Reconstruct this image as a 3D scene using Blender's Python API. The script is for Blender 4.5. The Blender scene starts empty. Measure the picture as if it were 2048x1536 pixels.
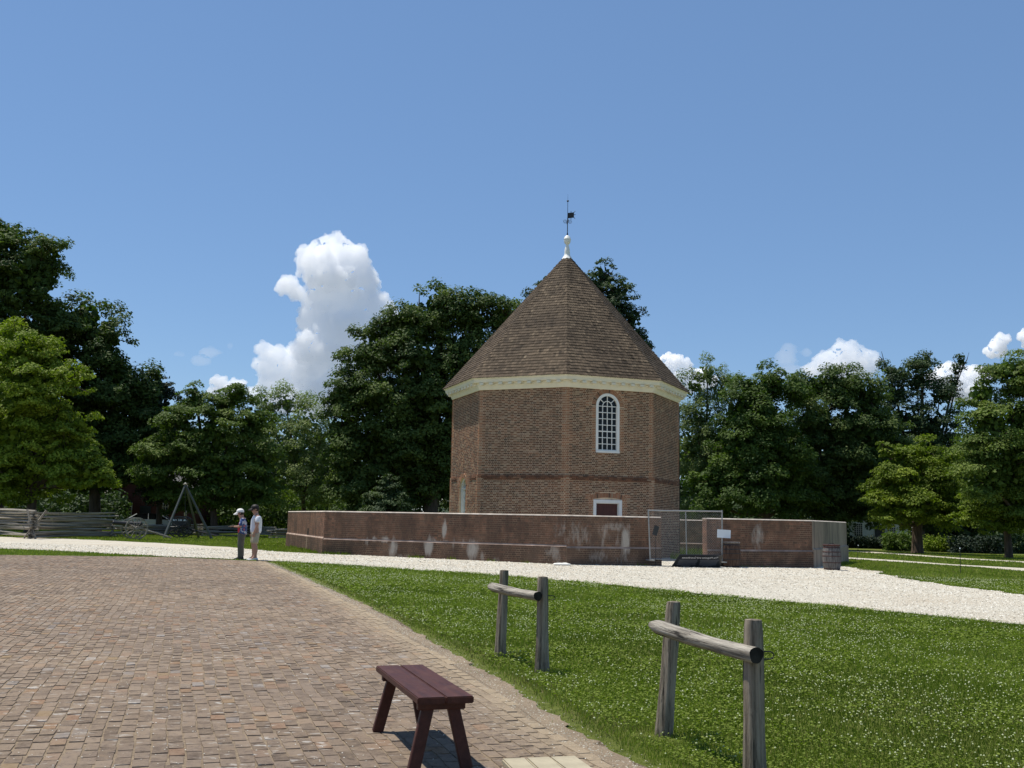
import bpy, bmesh, math, random
import numpy as np
from mathutils import Vector, Matrix

# ------------------------------------------------------------------ camera, light
SC = bpy.context.scene
COL = SC.collection
PX = 2060.0                      # focal length in pixels of a 2048 wide frame
PITCH, ROLL, EYE = 0.1316, 0.0195, 1.5
cam_d = bpy.data.cameras.new('camera')
cam = bpy.data.objects.new('camera', cam_d); COL.objects.link(cam)
cam_d.sensor_width = 36.0; cam_d.lens = 36.0*PX/2048.0
cam_d.clip_start = 0.1; cam_d.clip_end = 30000
cam.matrix_world = (Matrix.Translation((0, 0, EYE)) @ Matrix.Rotation(math.pi/2+PITCH, 4, 'X') @ Matrix.Rotation(ROLL, 4, 'Z'))
SC.camera = cam

SUN_DIR = Vector((-0.325, 0.166, 1.0)).normalized()
sun_d = bpy.data.lights.new('sun', 'SUN'); sun_d.energy = 5.0; sun_d.angle = math.radians(0.53); sun_d.color = (1.0, 0.945, 0.85)
sun = bpy.data.objects.new('sun', sun_d); COL.objects.link(sun)
sun.rotation_euler = SUN_DIR.to_track_quat('Z', 'Y').to_euler()

world = bpy.data.worlds.new('World'); SC.world = world; world.use_nodes = True
wn = world.node_tree; wn.nodes.clear()
sky = wn.nodes.new('ShaderNodeTexSky'); sky.sky_type = 'NISHITA'; sky.sun_disc = False
sky.sun_elevation = math.asin(SUN_DIR.z); sky.sun_rotation = math.atan2(SUN_DIR.x, SUN_DIR.y)
sky.altitude = 20; sky.air_density = 1.0; sky.dust_density = 0.0; sky.ozone_density = 6.0
bg = wn.nodes.new('ShaderNodeBackground'); bg.inputs['Strength'].default_value = 0.092
wo = wn.nodes.new('ShaderNodeOutputWorld')
sky_mix = wn.nodes.new('ShaderNodeVectorMath'); sky_mix.operation = 'MULTIPLY_ADD'
sky_mix.inputs[1].default_value = (0.75, 0.75, 0.75); sky_mix.inputs[2].default_value = (0.74, 1.34, 2.40)   # constant blue added over the sky colour to flatten its gradient
wn.links.new(sky.outputs[0], sky_mix.inputs[0]); wn.links.new(sky_mix.outputs[0], bg.inputs[0]); wn.links.new(bg.outputs[0], wo.inputs[0])
SC.view_settings.view_transform = 'Standard'; SC.view_settings.look = 'None'
SC.view_settings.gamma = 1.0; SC.view_settings.exposure = 0.12
SC.render.engine = 'CYCLES'
SC.cycles.use_denoising = True
SC.cycles.max_bounces = 90; SC.cycles.diffuse_bounces = 4; SC.cycles.glossy_bounces = 3
SC.cycles.transmission_bounces = 6; SC.cycles.transparent_max_bounces = 16; SC.cycles.volume_bounces = 90

rng = np.random.default_rng(11)
rnd = random.Random(5)

# ------------------------------------------------------------------ ground function and helpers
def gz(x, y):
    return -0.008*np.clip(x, -70, 60) - 0.0027*(np.clip(y, -10, 120)-7.5)

def ray(u, v):
    a = (u-1024)/PX; b = (v-768)/PX
    cr, sr, cp, sp = math.cos(ROLL), math.sin(ROLL), math.cos(PITCH), math.sin(PITCH)
    x = a*cr+b*sr; yv = -a*sr+b*cr
    return Vector((x, cp+sp*yv, sp-cp*yv))
def at(u, v, dist):
    d = ray(u, v); t = dist/d.y
    return Vector((d.x*t, dist, EYE+d.z*t))
def ground(u, v):
    d = ray(u, v); t = 5.0
    for _ in range(60):
        t2 = (float(gz(d.x*t, d.y*t))-EYE)/d.z
        if abs(t2-t) < 1e-4: break
        t = t2
    return Vector((d.x*t, d.y*t, float(gz(d.x*t, d.y*t))))
def gpt(x, y, dz=0.0):
    return Vector((x, y, float(gz(x, y))+dz))

def tag(o, label=None, cat=None, group=None, kind=None):
    if label: o['label'] = label
    if cat: o['category'] = cat
    if group: o['group'] = group
    if kind: o['kind'] = kind
    return o
def empty(name, loc=(0, 0, 0), rz=0.0, **k):
    o = bpy.data.objects.new(name, None); COL.objects.link(o)
    o.location = loc; o.rotation_euler = (0, 0, rz); o.empty_display_size = 0.2
    return tag(o, **k)
def link(name, me, mat=None, parent=None):
    o = bpy.data.objects.new(name, me); COL.objects.link(o)
    if mat is not None and not me.materials: me.materials.append(mat)
    if parent is not None: o.parent = parent
    return o
def copy_tree(o, parent=None):
    c = o.copy(); COL.objects.link(c); c.parent = parent
    for ch in list(o.children): copy_tree(ch, c)
    return c

class Geo:
    """collects faces and builds them as one mesh"""
    def __init__(s): s.v = []; s.f = []; s.a = {}; s.n = 0; s.nf = 0
    def add(s, verts, faces, **attrs):
        verts = np.asarray(verts, dtype=np.float32).reshape(-1, 3)
        k = len(faces)
        if isinstance(faces, np.ndarray): s.f.append(faces.astype(np.int64)+s.n)
        else:
            by = {}
            for i, f in enumerate(faces): by.setdefault(len(f), []).append(f)
            if len(by) == 1: s.f.append(np.array(faces, dtype=np.int64)+s.n)
            else:
                for m in sorted(by): s.f.append(np.array(by[m], dtype=np.int64)+s.n)
        s.v.append(verts); s.n += len(verts)
        for key, val in attrs.items():
            arr = s.a.setdefault(key, [])
            have = sum(len(x) for x in arr)
            if have < s.nf: arr.append(np.zeros(s.nf-have, np.float32))
            arr.append(np.full(k, val, np.float32) if np.isscalar(val) else np.asarray(val, np.float32))
        s.nf += k
        return s
    def box(s, c, size, rot=None, taper=None, **at_):
        hx, hy, hz = size[0]/2, size[1]/2, size[2]/2
        P = np.array([(-hx,-hy,-hz),(hx,-hy,-hz),(hx,hy,-hz),(-hx,hy,-hz),(-hx,-hy,hz),(hx,-hy,hz),(hx,hy,hz),(-hx,hy,hz)])
        if taper: P[4:, :2] *= taper
        if rot is not None: P = P @ np.array(rot.to_3x3()).T
        s.add(P+np.array(c), [(0,3,2,1),(4,5,6,7),(0,1,5,4),(1,2,6,5),(2,3,7,6),(3,0,4,7)], **at_); return s
    def tube(s, pts, rad, n=8, cap=True, sq=1.0, **at_):
        pts = [Vector(p) for p in pts]; m = len(pts)
        if np.isscalar(rad): rad = [rad]*m
        V = []; up = Vector((0, 0, 1))
        for i, p in enumerate(pts):
            d = (pts[min(i+1, m-1)]-pts[max(i-1, 0)]).normalized()
            ref = Vector((1, 0, 0)) if abs(d.z) > 0.95 else up
            a = d.cross(ref).normalized(); b = a.cross(d).normalized()
            for k in range(n):
                t = 2*math.pi*k/n
                V.append(p+a*math.cos(t)*rad[i]+b*math.sin(t)*rad[i]*sq)
        F = []
        for i in range(m-1):
            for k in range(n):
                k2 = (k+1) % n
                F.append((i*n+k, i*n+k2, (i+1)*n+k2, (i+1)*n+k))
        s.add([tuple(v) for v in V], F, **at_)
        if cap:
            s.add([tuple(v) for v in V[:n]], [tuple(range(n))], **at_)
            s.add([tuple(v) for v in V[-n:]], [tuple(reversed(range(n)))], **at_)
        return s
    def lathe(s, prof, n=16, c=(0, 0, 0), cap=True, **at_):
        V = []
        for r, z in prof:
            for k in range(n):
                t = 2*math.pi*k/n; V.append((c[0]+r*math.cos(t), c[1]+r*math.sin(t), c[2]+z))
        F = [(i*n+k, i*n+(k+1) % n, (i+1)*n+(k+1) % n, (i+1)*n+k) for i in range(len(prof)-1) for k in range(n)]
        s.add(V, F, **at_)
        if cap:
            s.add(V[:n], [tuple(reversed(range(n)))], **at_); s.add(V[-n:], [tuple(range(n))], **at_)
        return s
    def ball(s, c, r, n=10, **at_):
        r = (r, r, r) if np.isscalar(r) else r
        prof = [(math.sin(math.pi*i/n), -math.cos(math.pi*i/n)) for i in range(n+1)]
        V = []; m = n+2
        for a, z in prof:
            for k in range(m):
                t = 2*math.pi*k/m; V.append((c[0]+r[0]*a*math.cos(t), c[1]+r[1]*a*math.sin(t), c[2]+r[2]*z))
        s.add(V, [(i*m+k, i*m+(k+1) % m, (i+1)*m+(k+1) % m, (i+1)*m+k) for i in range(n) for k in range(m)], **at_); return s
    def prism(s, poly, z0, z1, **at_):
        """poly: xy points counter clockwise; z0, z1 numbers"""
        n = len(poly)
        V = [(x, y, z0) for x, y in poly]+[(x, y, z1) for x, y in poly]
        s.add(V, [(i, (i+1) % n, n+(i+1) % n, n+i) for i in range(n)], **at_)
        s.add(V[:n], [tuple(reversed(range(n)))], **at_); s.add(V[n:], [tuple(range(n))], **at_)
        return s
    def mesh(s, name, smooth=False):
        me = bpy.data.meshes.new(name)
        V = np.concatenate(s.v)
        me.vertices.add(len(V)); me.vertices.foreach_set('co', V.astype(np.float32).ravel())
        tot = sum(f.size for f in s.f); nf = sum(len(f) for f in s.f)
        me.loops.add(tot); me.polygons.add(nf)
        me.loops.foreach_set('vertex_index', np.concatenate([f.ravel() for f in s.f]).astype(np.int32))
        sizes = np.concatenate([np.full(len(f), f.shape[1], np.int32) for f in s.f])
        starts = np.zeros(nf, np.int32); starts[1:] = np.cumsum(sizes)[:-1]
        me.polygons.foreach_set('loop_start', starts)
        try: me.polygons.foreach_set('loop_total', sizes)
        except Exception: pass
        me.polygons.foreach_set('use_smooth', np.full(nf, bool(smooth)))
        for key, arr in s.a.items():
            A = np.concatenate(arr)
            if len(A) < nf: A = np.concatenate([A, np.zeros(nf-len(A), np.float32)])
            at_ = me.attributes.new(key, 'FLOAT', 'FACE'); at_.data.foreach_set('value', A.astype(np.float32))
        me.update(calc_edges=True); me.validate()
        return me
    def build(s, name, mat, parent=None, smooth=False):
        return link(name, s.mesh(name, smooth), mat, parent)

# vectorised boxes: origin O, half axes A, B, C ; visible faces only unless full
BOXF = np.array([(4,5,6,7),(0,1,5,4),(1,2,6,5),(2,3,7,6),(3,0,4,7),(0,3,2,1)])
def boxes(g, O, A, B, C, full=False, top_only=False, chamf=0.0, jit=0.0, **at_):
    n = len(O)
    sg = np.array([(-1,-1,-1),(1,-1,-1),(1,1,-1),(-1,1,-1),(-1,-1,1),(1,-1,1),(1,1,1),(-1,1,1)], float)
    sg[4:, :2] *= (1-chamf)
    S3 = np.repeat(sg[None], n, 0)
    if jit:
        q = rng.normal(0, jit, (n, 4, 2))*np.array([1, .55]); S3[:, :4, :2] += q; S3[:, 4:, :2] += q
        S3[:, 4:, 2] += rng.normal(0, .09, (n, 4))
    V = (O[:, None, :]+S3[..., 0:1]*A[:, None, :]+S3[..., 1:2]*B[:, None, :]+S3[..., 2:3]*C[:, None, :])
    F = BOXF if full else BOXF[:5]
    FF = (F[None]+8*np.arange(n)[:, None, None]).reshape(-1, 4)
    g.add(V.reshape(-1, 3), FF, **{k: np.repeat(v, len(F)) for k, v in at_.items()})

# ------------------------------------------------------------------ materials
def N(nt, t, **k):
    n = nt.nodes.new(t)
    for a, b in k.items():
        if a in n.inputs.keys(): n.inputs[a].default_value = b
        else: setattr(n, a, b)
    return n
def new_mat(name):
    m = bpy.data.materials.new(name); m.use_nodes = True; nt = m.node_tree; nt.nodes.clear()
    out = nt.nodes.new('ShaderNodeOutputMaterial'); return m, nt, out
def ramp(nt, fac, stops, interp='LINEAR'):
    r = nt.nodes.new('ShaderNodeValToRGB'); cr = r.color_ramp; cr.interpolation = interp
    while len(cr.elements) < len(stops): cr.elements.new(0.5)
    for e, (p, c) in zip(cr.elements, stops): e.position = p; e.color = (c[0], c[1], c[2], 1)
    nt.links.new(fac, r.inputs[0]); return r.outputs[0]
def mixc(nt, fac, a, b, mode='MIX'):
    m = nt.nodes.new('ShaderNodeMix'); m.data_type = 'RGBA'; m.blend_type = mode
    for sock, val in ((m.inputs[0], fac), (m.inputs[6], a), (m.inputs[7], b)):
        if hasattr(val, 'is_output'): nt.links.new(val, sock)
        elif np.isscalar(val): sock.default_value = val
        else: sock.default_value = (*val[:3], 1)
    return m.outputs[2]
def math_(nt, op, a, b=0.0, clamp=False):
    m = nt.nodes.new('ShaderNodeMath'); m.operation = op; m.use_clamp = clamp
    for i, val in enumerate((a, b)):
        if hasattr(val, 'is_output'): nt.links.new(val, m.inputs[i])
        else: m.inputs[i].default_value = val
    return m.outputs[0]
def noise(nt, scale, detail=4, rough=0.6, coord='Object', stretch=None, dist=0.0):
    tc = nt.nodes.new('ShaderNodeTexCoord')
    geo = None
    src = tc.outputs[coord]
    if coord == 'World':
        pass
    if stretch:
        mp = nt.nodes.new('ShaderNodeMapping'); mp.inputs['Scale'].default_value = stretch
        nt.links.new(src, mp.inputs[0]); src = mp.outputs[0]
    n = N(nt, 'ShaderNodeTexNoise', Scale=scale, Detail=detail, Roughness=rough, Distortion=dist)
    nt.links.new(src, n.inputs['Vector']); return n.outputs['Fac']
def wnoise(nt, scale, detail=4, rough=0.6, stretch=None):
    """noise in world space"""
    g = nt.nodes.new('ShaderNodeNewGeometry'); src = g.outputs['Position']
    if stretch:
        mp = nt.nodes.new('ShaderNodeMapping'); mp.inputs['Scale'].default_value = stretch
        nt.links.new(src, mp.inputs[0]); src = mp.outputs[0]
    n = N(nt, 'ShaderNodeTexNoise', Scale=scale, Detail=detail, Roughness=rough)
    nt.links.new(src, n.inputs['Vector']); return n.outputs['Fac']
def attr(nt, name, both=True):
    a = nt.nodes.new('ShaderNodeAttribute'); a.attribute_type = 'GEOMETRY'; a.attribute_name = name
    if not both: return a.outputs['Fac']
    b = nt.nodes.new('ShaderNodeAttribute'); b.attribute_type = 'OBJECT'; b.attribute_name = name
    return math_(nt, 'ADD', a.outputs['Fac'], b.outputs['Fac'])
def finish(nt, out, color, rough=0.8, spec=0.3, bump=None, bump_d=0.01, metal=0.0):
    p = nt.nodes.new('ShaderNodeBsdfPrincipled')
    for sock, val in ((p.inputs['Base Color'], color), (p.inputs['Roughness'], rough)):
        if hasattr(val, 'is_output'): nt.links.new(val, sock)
        elif np.isscalar(val): sock.default_value = val
        else: sock.default_value = (*val[:3], 1)
    p.inputs['Specular IOR Level'].default_value = spec; p.inputs['Metallic'].default_value = metal
    if bump is not None:
        b = nt.nodes.new('ShaderNodeBump'); b.inputs['Distance'].default_value = bump_d; b.inputs['Strength'].default_value = 1.0
        nt.links.new(bump, b.inputs['Height']); nt.links.new(b.outputs[0], p.inputs['Normal'])
    nt.links.new(p.outputs[0], out.inputs[0]); return p
def simple(name, c, rough=0.7, spec=0.3, var=0.25, scale=6.0, bump=0.003, metal=0.0, stretch=None):
    m, nt, out = new_mat(name)
    n = noise(nt, scale, stretch=stretch)
    lo = tuple(x*(1-var) for x in c); hi = tuple(min(1, x*(1+var)) for x in c)
    col = ramp(nt, n, [(0.3, lo), (0.7, hi)])
    finish(nt, out, col, rough, spec, bump=n if bump else None, bump_d=bump, metal=metal); return m

S_ = 0.9375
OC = Vector((2.99*S_, 57.05*S_)); RW, RT_, RE = 15.3*S_, 6.27*S_, 6.80*S_
Z_WALL, Z_SPRING, Z_EAVE, Z_APEX = 1.865*S_, 8.29*S_, 8.87*S_, 16.66*S_
OBASE = math.atan2(2.99, 57.05)-0.008
def overt(r, k):
    a = OBASE+math.pi-math.radians(k)
    return Vector((OC.x+r*math.sin(a), OC.y+r*math.cos(a)))
# lime bloom on the old wall: (distance along the face, height, half width, half height, strength)
BLOOM = {-45: [(5.74, 1.22, .14, .48, 1.0), (3.42, .42, .26, .55, .9), (3.0, .74, .32, .20, .75), (2.5, .76, .22, .18, .65), (2.15, .64, .16, .3, .55), (5.1, .52, .30, .52, .95), (5.6, .74, .8, .14, .55),
               (6.6, .75, .12, .3, .6), (7.05, .45, .34, .55, .9), (7.5, .22, .2, .35, .6), (4.0, .12, .7, .16, .5), (8.1, .1, .3, .2, .5), (10.5, .45, .6, .6, .55), (10.7, 1.2, .7, .8, .42), (6.2, .6, .1, .4, .5), (9.2, 1.3, .5, .6, .22)],
         0: [(.5, 1.1, .9, .9, .50), (1.5, 1.15, .35, .75, .5), (2.0, 1.45, .9, .32, .6), (2.45, .95, .28, .8, .95), (2.1, 1.0, .8, .7, .42), (2.3, .3, .9, .42, .45), (8.35, 1.2, .5, .8, .6), (8.5, .9, .3, .6, .4), (1.3, .35, .7, .45, .5), (3.4, 1.2, .4, .7, .2)]}
def bloom_field(nt):
    g = nt.nodes.new('ShaderNodeNewGeometry'); acc = None
    sp = nt.nodes.new('ShaderNodeSeparateXYZ'); nt.links.new(g.outputs['Position'], sp.inputs[0])
    for k, lst in BLOOM.items():
        a, b = overt(RW, k), overt(RW, k+45); e = (b-a).normalized()
        dt = nt.nodes.new('ShaderNodeVectorMath'); dt.operation = 'DOT_PRODUCT'; nt.links.new(g.outputs['Position'], dt.inputs[0]); dt.inputs[1].default_value = (e.x, e.y, 0)
        u = math_(nt, 'SUBTRACT', dt.outputs['Value'], e.dot(a))
        cb = nt.nodes.new('ShaderNodeCombineXYZ'); nt.links.new(u, cb.inputs[0]); nt.links.new(sp.outputs[2], cb.inputs[2])
        for (cu, cz, ru, rz, h) in lst:
            sb = nt.nodes.new('ShaderNodeVectorMath'); sb.operation = 'SUBTRACT'; nt.links.new(cb.outputs[0], sb.inputs[0]); sb.inputs[1].default_value = (cu, 0, cz-0.12)
            ml = nt.nodes.new('ShaderNodeVectorMath'); ml.operation = 'MULTIPLY'; nt.links.new(sb.outputs[0], ml.inputs[0]); ml.inputs[1].default_value = (1/ru, 0, 1/rz)
            ln = nt.nodes.new('ShaderNodeVectorMath'); ln.operation = 'LENGTH'; nt.links.new(ml.outputs[0], ln.inputs[0])
            v = math_(nt, 'MULTIPLY', math_(nt, 'SUBTRACT', 1.25, ln.outputs['Value'], True), h)
            acc = v if acc is None else math_(nt, 'MAXIMUM', acc, v)
    return acc
def add_bloom(nt, col, amount=.85):
    st = bloom_field(nt); n = wnoise(nt, 7, 6, 0.75, (1, 1, 0.3))
    k = math_(nt, 'MULTIPLY', math_(nt, 'SUBTRACT', math_(nt, 'ADD', math_(nt, 'MULTIPLY', st, .75), n), .78), 3.0, True)
    k = math_(nt, 'MULTIPLY', k, math_(nt, 'MINIMUM', math_(nt, 'MULTIPLY', st, 4.0), 1.0))
    return mixc(nt, math_(nt, 'MULTIPLY', k, amount), col, (0.50, 0.45, 0.39))
def brick_mat(name, stops, stain_col, wear=0.25, grime=None):
    m, nt, out = new_mat(name)
    col = ramp(nt, attr(nt, 'tone'), stops)
    n1 = wnoise(nt, 30, 3); n2 = wnoise(nt, 1.1, 5, 0.65)
    col = mixc(nt, math_(nt, 'MULTIPLY', n1, wear), col, (0.36, 0.26, 0.18))
    dk = ramp(nt, n2, [(0.35, (0.72, 0.72, 0.74)), (0.65, (1.08, 1.04, 1.0))])
    col = mixc(nt, 1.0, col, dk, 'MULTIPLY')
    if grime:
        gr = ramp(nt, wnoise(nt, 1.6, 5, 0.7, (1, 1, 0.4)), [(0.42, (0, 0, 0)), (0.62, (1, 1, 1))])
        col = mixc(nt, math_(nt, 'MULTIPLY', gr, grime), col, (0.085, 0.056, 0.042))
    if grime:
        pk = ramp(nt, wnoise(nt, .55, 4, .6), [(0.50, (0, 0, 0)), (0.68, (0.28,)*3)])
        col = mixc(nt, pk, col, (0.26, 0.175, 0.13))
        col = add_bloom(nt, col)
    finish(nt, out, col, 0.85, 0.25, bump=n1, bump_d=0.006); return m

M = {}
GLAZE = (0.055, 0.046, 0.042)
M['tower_brick'] = brick_mat('tower_brick', [(0.0, (0.05, 0.036, 0.028)), (0.12, (0.085, 0.048, 0.032)), (0.3, (0.16, 0.070, 0.038)), (0.5, (0.25, 0.112, 0.060)), (0.62, (0.31, 0.215, 0.14)), (0.75, (0.37, 0.27, 0.18)), (0.86, (0.31, 0.14, 0.072)), (1.0, (0.39, 0.18, 0.095))], (0.45, 0.42, 0.36))
M['wall_brick'] = brick_mat('wall_brick', [(0.0, (0.075, 0.042, 0.030)), (0.3, (0.125, 0.062, 0.040)), (0.6, (0.19, 0.088, 0.054)), (1.0, (0.31, 0.14, 0.085))], (0.52, 0.48, 0.42), wear=0.35, grime=0.7)
M['paver'] = None
M['mortar'] = simple('lime_mortar', (0.64, 0.495, 0.335), 0.9, 0.1, 0.2, 3, 0)
def mort():
    m, nt, out = new_mat('dirty_mortar')
    col = ramp(nt, wnoise(nt, 2, 4), [(0.3, (0.16, 0.11, 0.075)), (0.7, (0.44, 0.315, 0.215))])
    gr = ramp(nt, wnoise(nt, 1.6, 5, 0.7, (1, 1, 0.4)), [(0.42, (0, 0, 0)), (0.62, (0.7,)*3)])
    col = mixc(nt, gr, col, (0.11, 0.08, 0.06))
    finish(nt, out, add_bloom(nt, col), .9, .1); return m
M['wall_mortar'] = mort()
M['cream'] = simple('cream_paint', (0.74, 0.71, 0.58), 0.55, 0.4, 0.06, 3, 0.001)
M['white'] = simple('white_paint', (0.80, 0.79, 0.74), 0.5, 0.4, 0.05, 3, 0.001)
M['iron'] = simple('black_iron', (0.02, 0.02, 0.022), 0.5, 0.4, 0.2, 20, 0)
M['galv'] = simple('galvanised_steel', (0.30, 0.30, 0.29), 0.45, 0.5, 0.15, 10, 0, metal=0.3)
M['glass'] = simple('dark_glass', (0.008, 0.010, 0.011), 0.12, 0.22, 0.1, 1.3, 0)
M['door_red'] = simple('oxblood_paint', (0.075, 0.022, 0.016), 0.5, 0.4, 0.15, 5, 0.001)
M['coping'] = simple('lime_coping', (0.46, 0.40, 0.34), 0.9, 0.15, 0.3, 3, 0.006)
M['board_white'] = simple('white_board', (0.72, 0.76, 0.80), 0.4, 0.4, 0.03, 3, 0)
M['board_black'] = simple('black_board', (0.018, 0.020, 0.024), 0.35, 0.5, 0.2, 3, 0)
M['text_grey'] = simple('print_grey', (0.16, 0.165, 0.19), 0.6, 0.2, 0.1, 3, 0)
M['text_white'] = simple('print_white', (0.7, 0.7, 0.7), 0.6, 0.2, 0.02, 3, 0)
M['sack'] = simple('sandbag_cloth', (0.70, 0.68, 0.62), 0.8, 0.2, 0.12, 8, 0.01)
M['soil'] = simple('soil', (0.20, 0.15, 0.10), 0.95, 0.1, 0.4, 1.5, 0.02)
M['bark'] = simple('bark', (0.10, 0.075, 0.055), 0.9, 0.2, 0.4, 2.5, 0.05, stretch=(3, 3, 0.6))
M['rubber'] = simple('rubber', (0.015, 0.015, 0.015), 0.8, 0.3, 0.1, 5, 0)
M['car_white'] = simple('white_car_paint', (0.75, 0.77, 0.78), 0.25, 0.6, 0.02, 1, 0)
M['tan_stone'] = simple('tan_stone', (0.37, 0.325, 0.23), 0.85, 0.2, 0.12, 9, 0.003)
M['steel_grey_paint'] = simple('grey_green_paint', (0.07, 0.08, 0.075), 0.5, 0.4, 0.1, 4, 0)
M['rope'] = simple('rope', (0.3, 0.26, 0.2), 0.9, 0.1, 0.2, 10, 0)

def wood_mat(name, dark, mid, light, scale=1.0, rough=0.85, bump=0.006, axis=2, spec=0.2):
    m, nt, out = new_mat(name); crack = 'post' in name or 'rail' in name
    st = [14*scale, 14*scale, 14*scale]; st[axis] = 1.0*scale
    n = noise(nt, 1.5, 7, 0.72, stretch=tuple(st), dist=0.3)
    n2 = noise(nt, 2.2, 4)
    col = ramp(nt, n, [(0.36, dark), (0.47, mid), (0.62, light)])
    col = mixc(nt, math_(nt, 'MULTIPLY', n2, 0.45), col, mid)
    if crack:
        s2 = [34, 34, 34]; s2[axis] = 1.6
        nc = noise(nt, 1.2, 5, 0.7, stretch=tuple(s2), dist=0.5)
        col = mixc(nt, ramp(nt, nc, [(0.36, (0.9,)*3), (0.44, (0, 0, 0))]), col, (0.015, 0.013, 0.011))
        col = mixc(nt, ramp(nt, nc, [(0.56, (0, 0, 0)), (0.68, (0.6,)*3)]), col, light)
        n = math_(nt, 'ADD', n, nc)
    finish(nt, out, col, rough, spec, bump=n, bump_d=bump); return m
M['post_wood'] = wood_mat('weathered_post_wood', (0.035, 0.027, 0.02), (0.20, 0.165, 0.122), (0.38, 0.325, 0.25), bump=0.012)
M['rail_wood'] = wood_mat('weathered_rail_wood', (0.07, 0.058, 0.045), (0.28, 0.25, 0.205), (0.50, 0.46, 0.385), axis=0, bump=0.012)
M['end_grain'] = simple('dark_end_grain', (0.03, 0.028, 0.024), 0.9, 0.1, 0.5, 14, 0.01)
M['rail_end'] = M['end_grain']
M['split_rail'] = wood_mat('split_rail_wood', (0.04, 0.034, 0.028), (0.21, 0.185, 0.15), (0.46, 0.42, 0.35), axis=0, bump=0.02)
M['barrel_wood'] = wood_mat('barrel_wood', (0.04, 0.035, 0.032), (0.13, 0.12, 0.115), (0.23, 0.215, 0.20), bump=0.01)
M['barrel_wood_brown'] = wood_mat('brown_barrel_wood', (0.03, 0.016, 0.012), (0.085, 0.05, 0.035), (0.15, 0.10, 0.07), bump=0.01)
M['hoop'] = simple('rusty_hoop', (0.07, 0.03, 0.025), 0.7, 0.3, 0.4, 9, 0.001)
M['house_red'] = simple('barn_red_boards', (0.075, 0.026, 0.018), 0.8, 0.2, 0.2, 2, 0.002)
M['house_white'] = simple('white_boards', (0.72, 0.73, 0.70), 0.6, 0.2, 0.05, 2, 0.002)
M['shingle_grey'] = simple('grey_shingles', (0.16, 0.15, 0.14), 0.9, 0.2, 0.3, 2, 0.01)

def bench_mat():
    m, nt, out = new_mat('bench_paint')
    n = noise(nt, 1.6, 6, 0.7, stretch=(1.2, 14, 14)); n2 = noise(nt, 5, 5, 0.7)
    col = ramp(nt, n, [(0.35, (0.045, 0.013, 0.008)), (0.7, (0.082, 0.026, 0.016))])
    w = ramp(nt, n2, [(0.55, (0, 0, 0)), (0.75, (1, 1, 1))])
    col = mixc(nt, math_(nt, 'MULTIPLY', w, 0.5), col, (0.14, 0.075, 0.06))
    n3 = noise(nt, 3.0, 8, 0.85, stretch=(2, 22, 22)); col = mixc(nt, ramp(nt, n3, [(0.62, (0, 0, 0)), (0.70, (0.75,)*3)]), col, (0.22, 0.15, 0.12))
    col = mixc(nt, ramp(nt, n3, [(0.30, (0.8,)*3), (0.38, (0, 0, 0))]), col, (0.02, 0.008, 0.007))
    r = ramp(nt, n2, [(0.3, (0.42,)*3), (0.7, (0.65,)*3)])
    finish(nt, out, col, r, 0.3, bump=n, bump_d=0.002); return m
M['bench'] = bench_mat()

def shingle_mat():
    m, nt, out = new_mat('roof_shingles')
    col = ramp(nt, attr(nt, 'tone', False), [(0.0, (0.040, 0.030, 0.020)), (0.45, (0.090, 0.067, 0.045)), (0.8, (0.138, 0.104, 0.070)), (1.0, (0.19, 0.148, 0.10))])
    n = wnoise(nt, 0.55, 5, 0.6, (1, 1, 0.35))
    dk = ramp(nt, n, [(0.35, (0.7, 0.68, 0.66)), (0.68, (1.15, 1.12, 1.08))])
    col = mixc(nt, 1.0, col, dk, 'MULTIPLY')
    n1 = wnoise(nt, 14, 4)
    finish(nt, out, col, 0.85, 0.2, bump=n1, bump_d=0.01); return m
M['shingles'] = shingle_mat()

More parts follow.
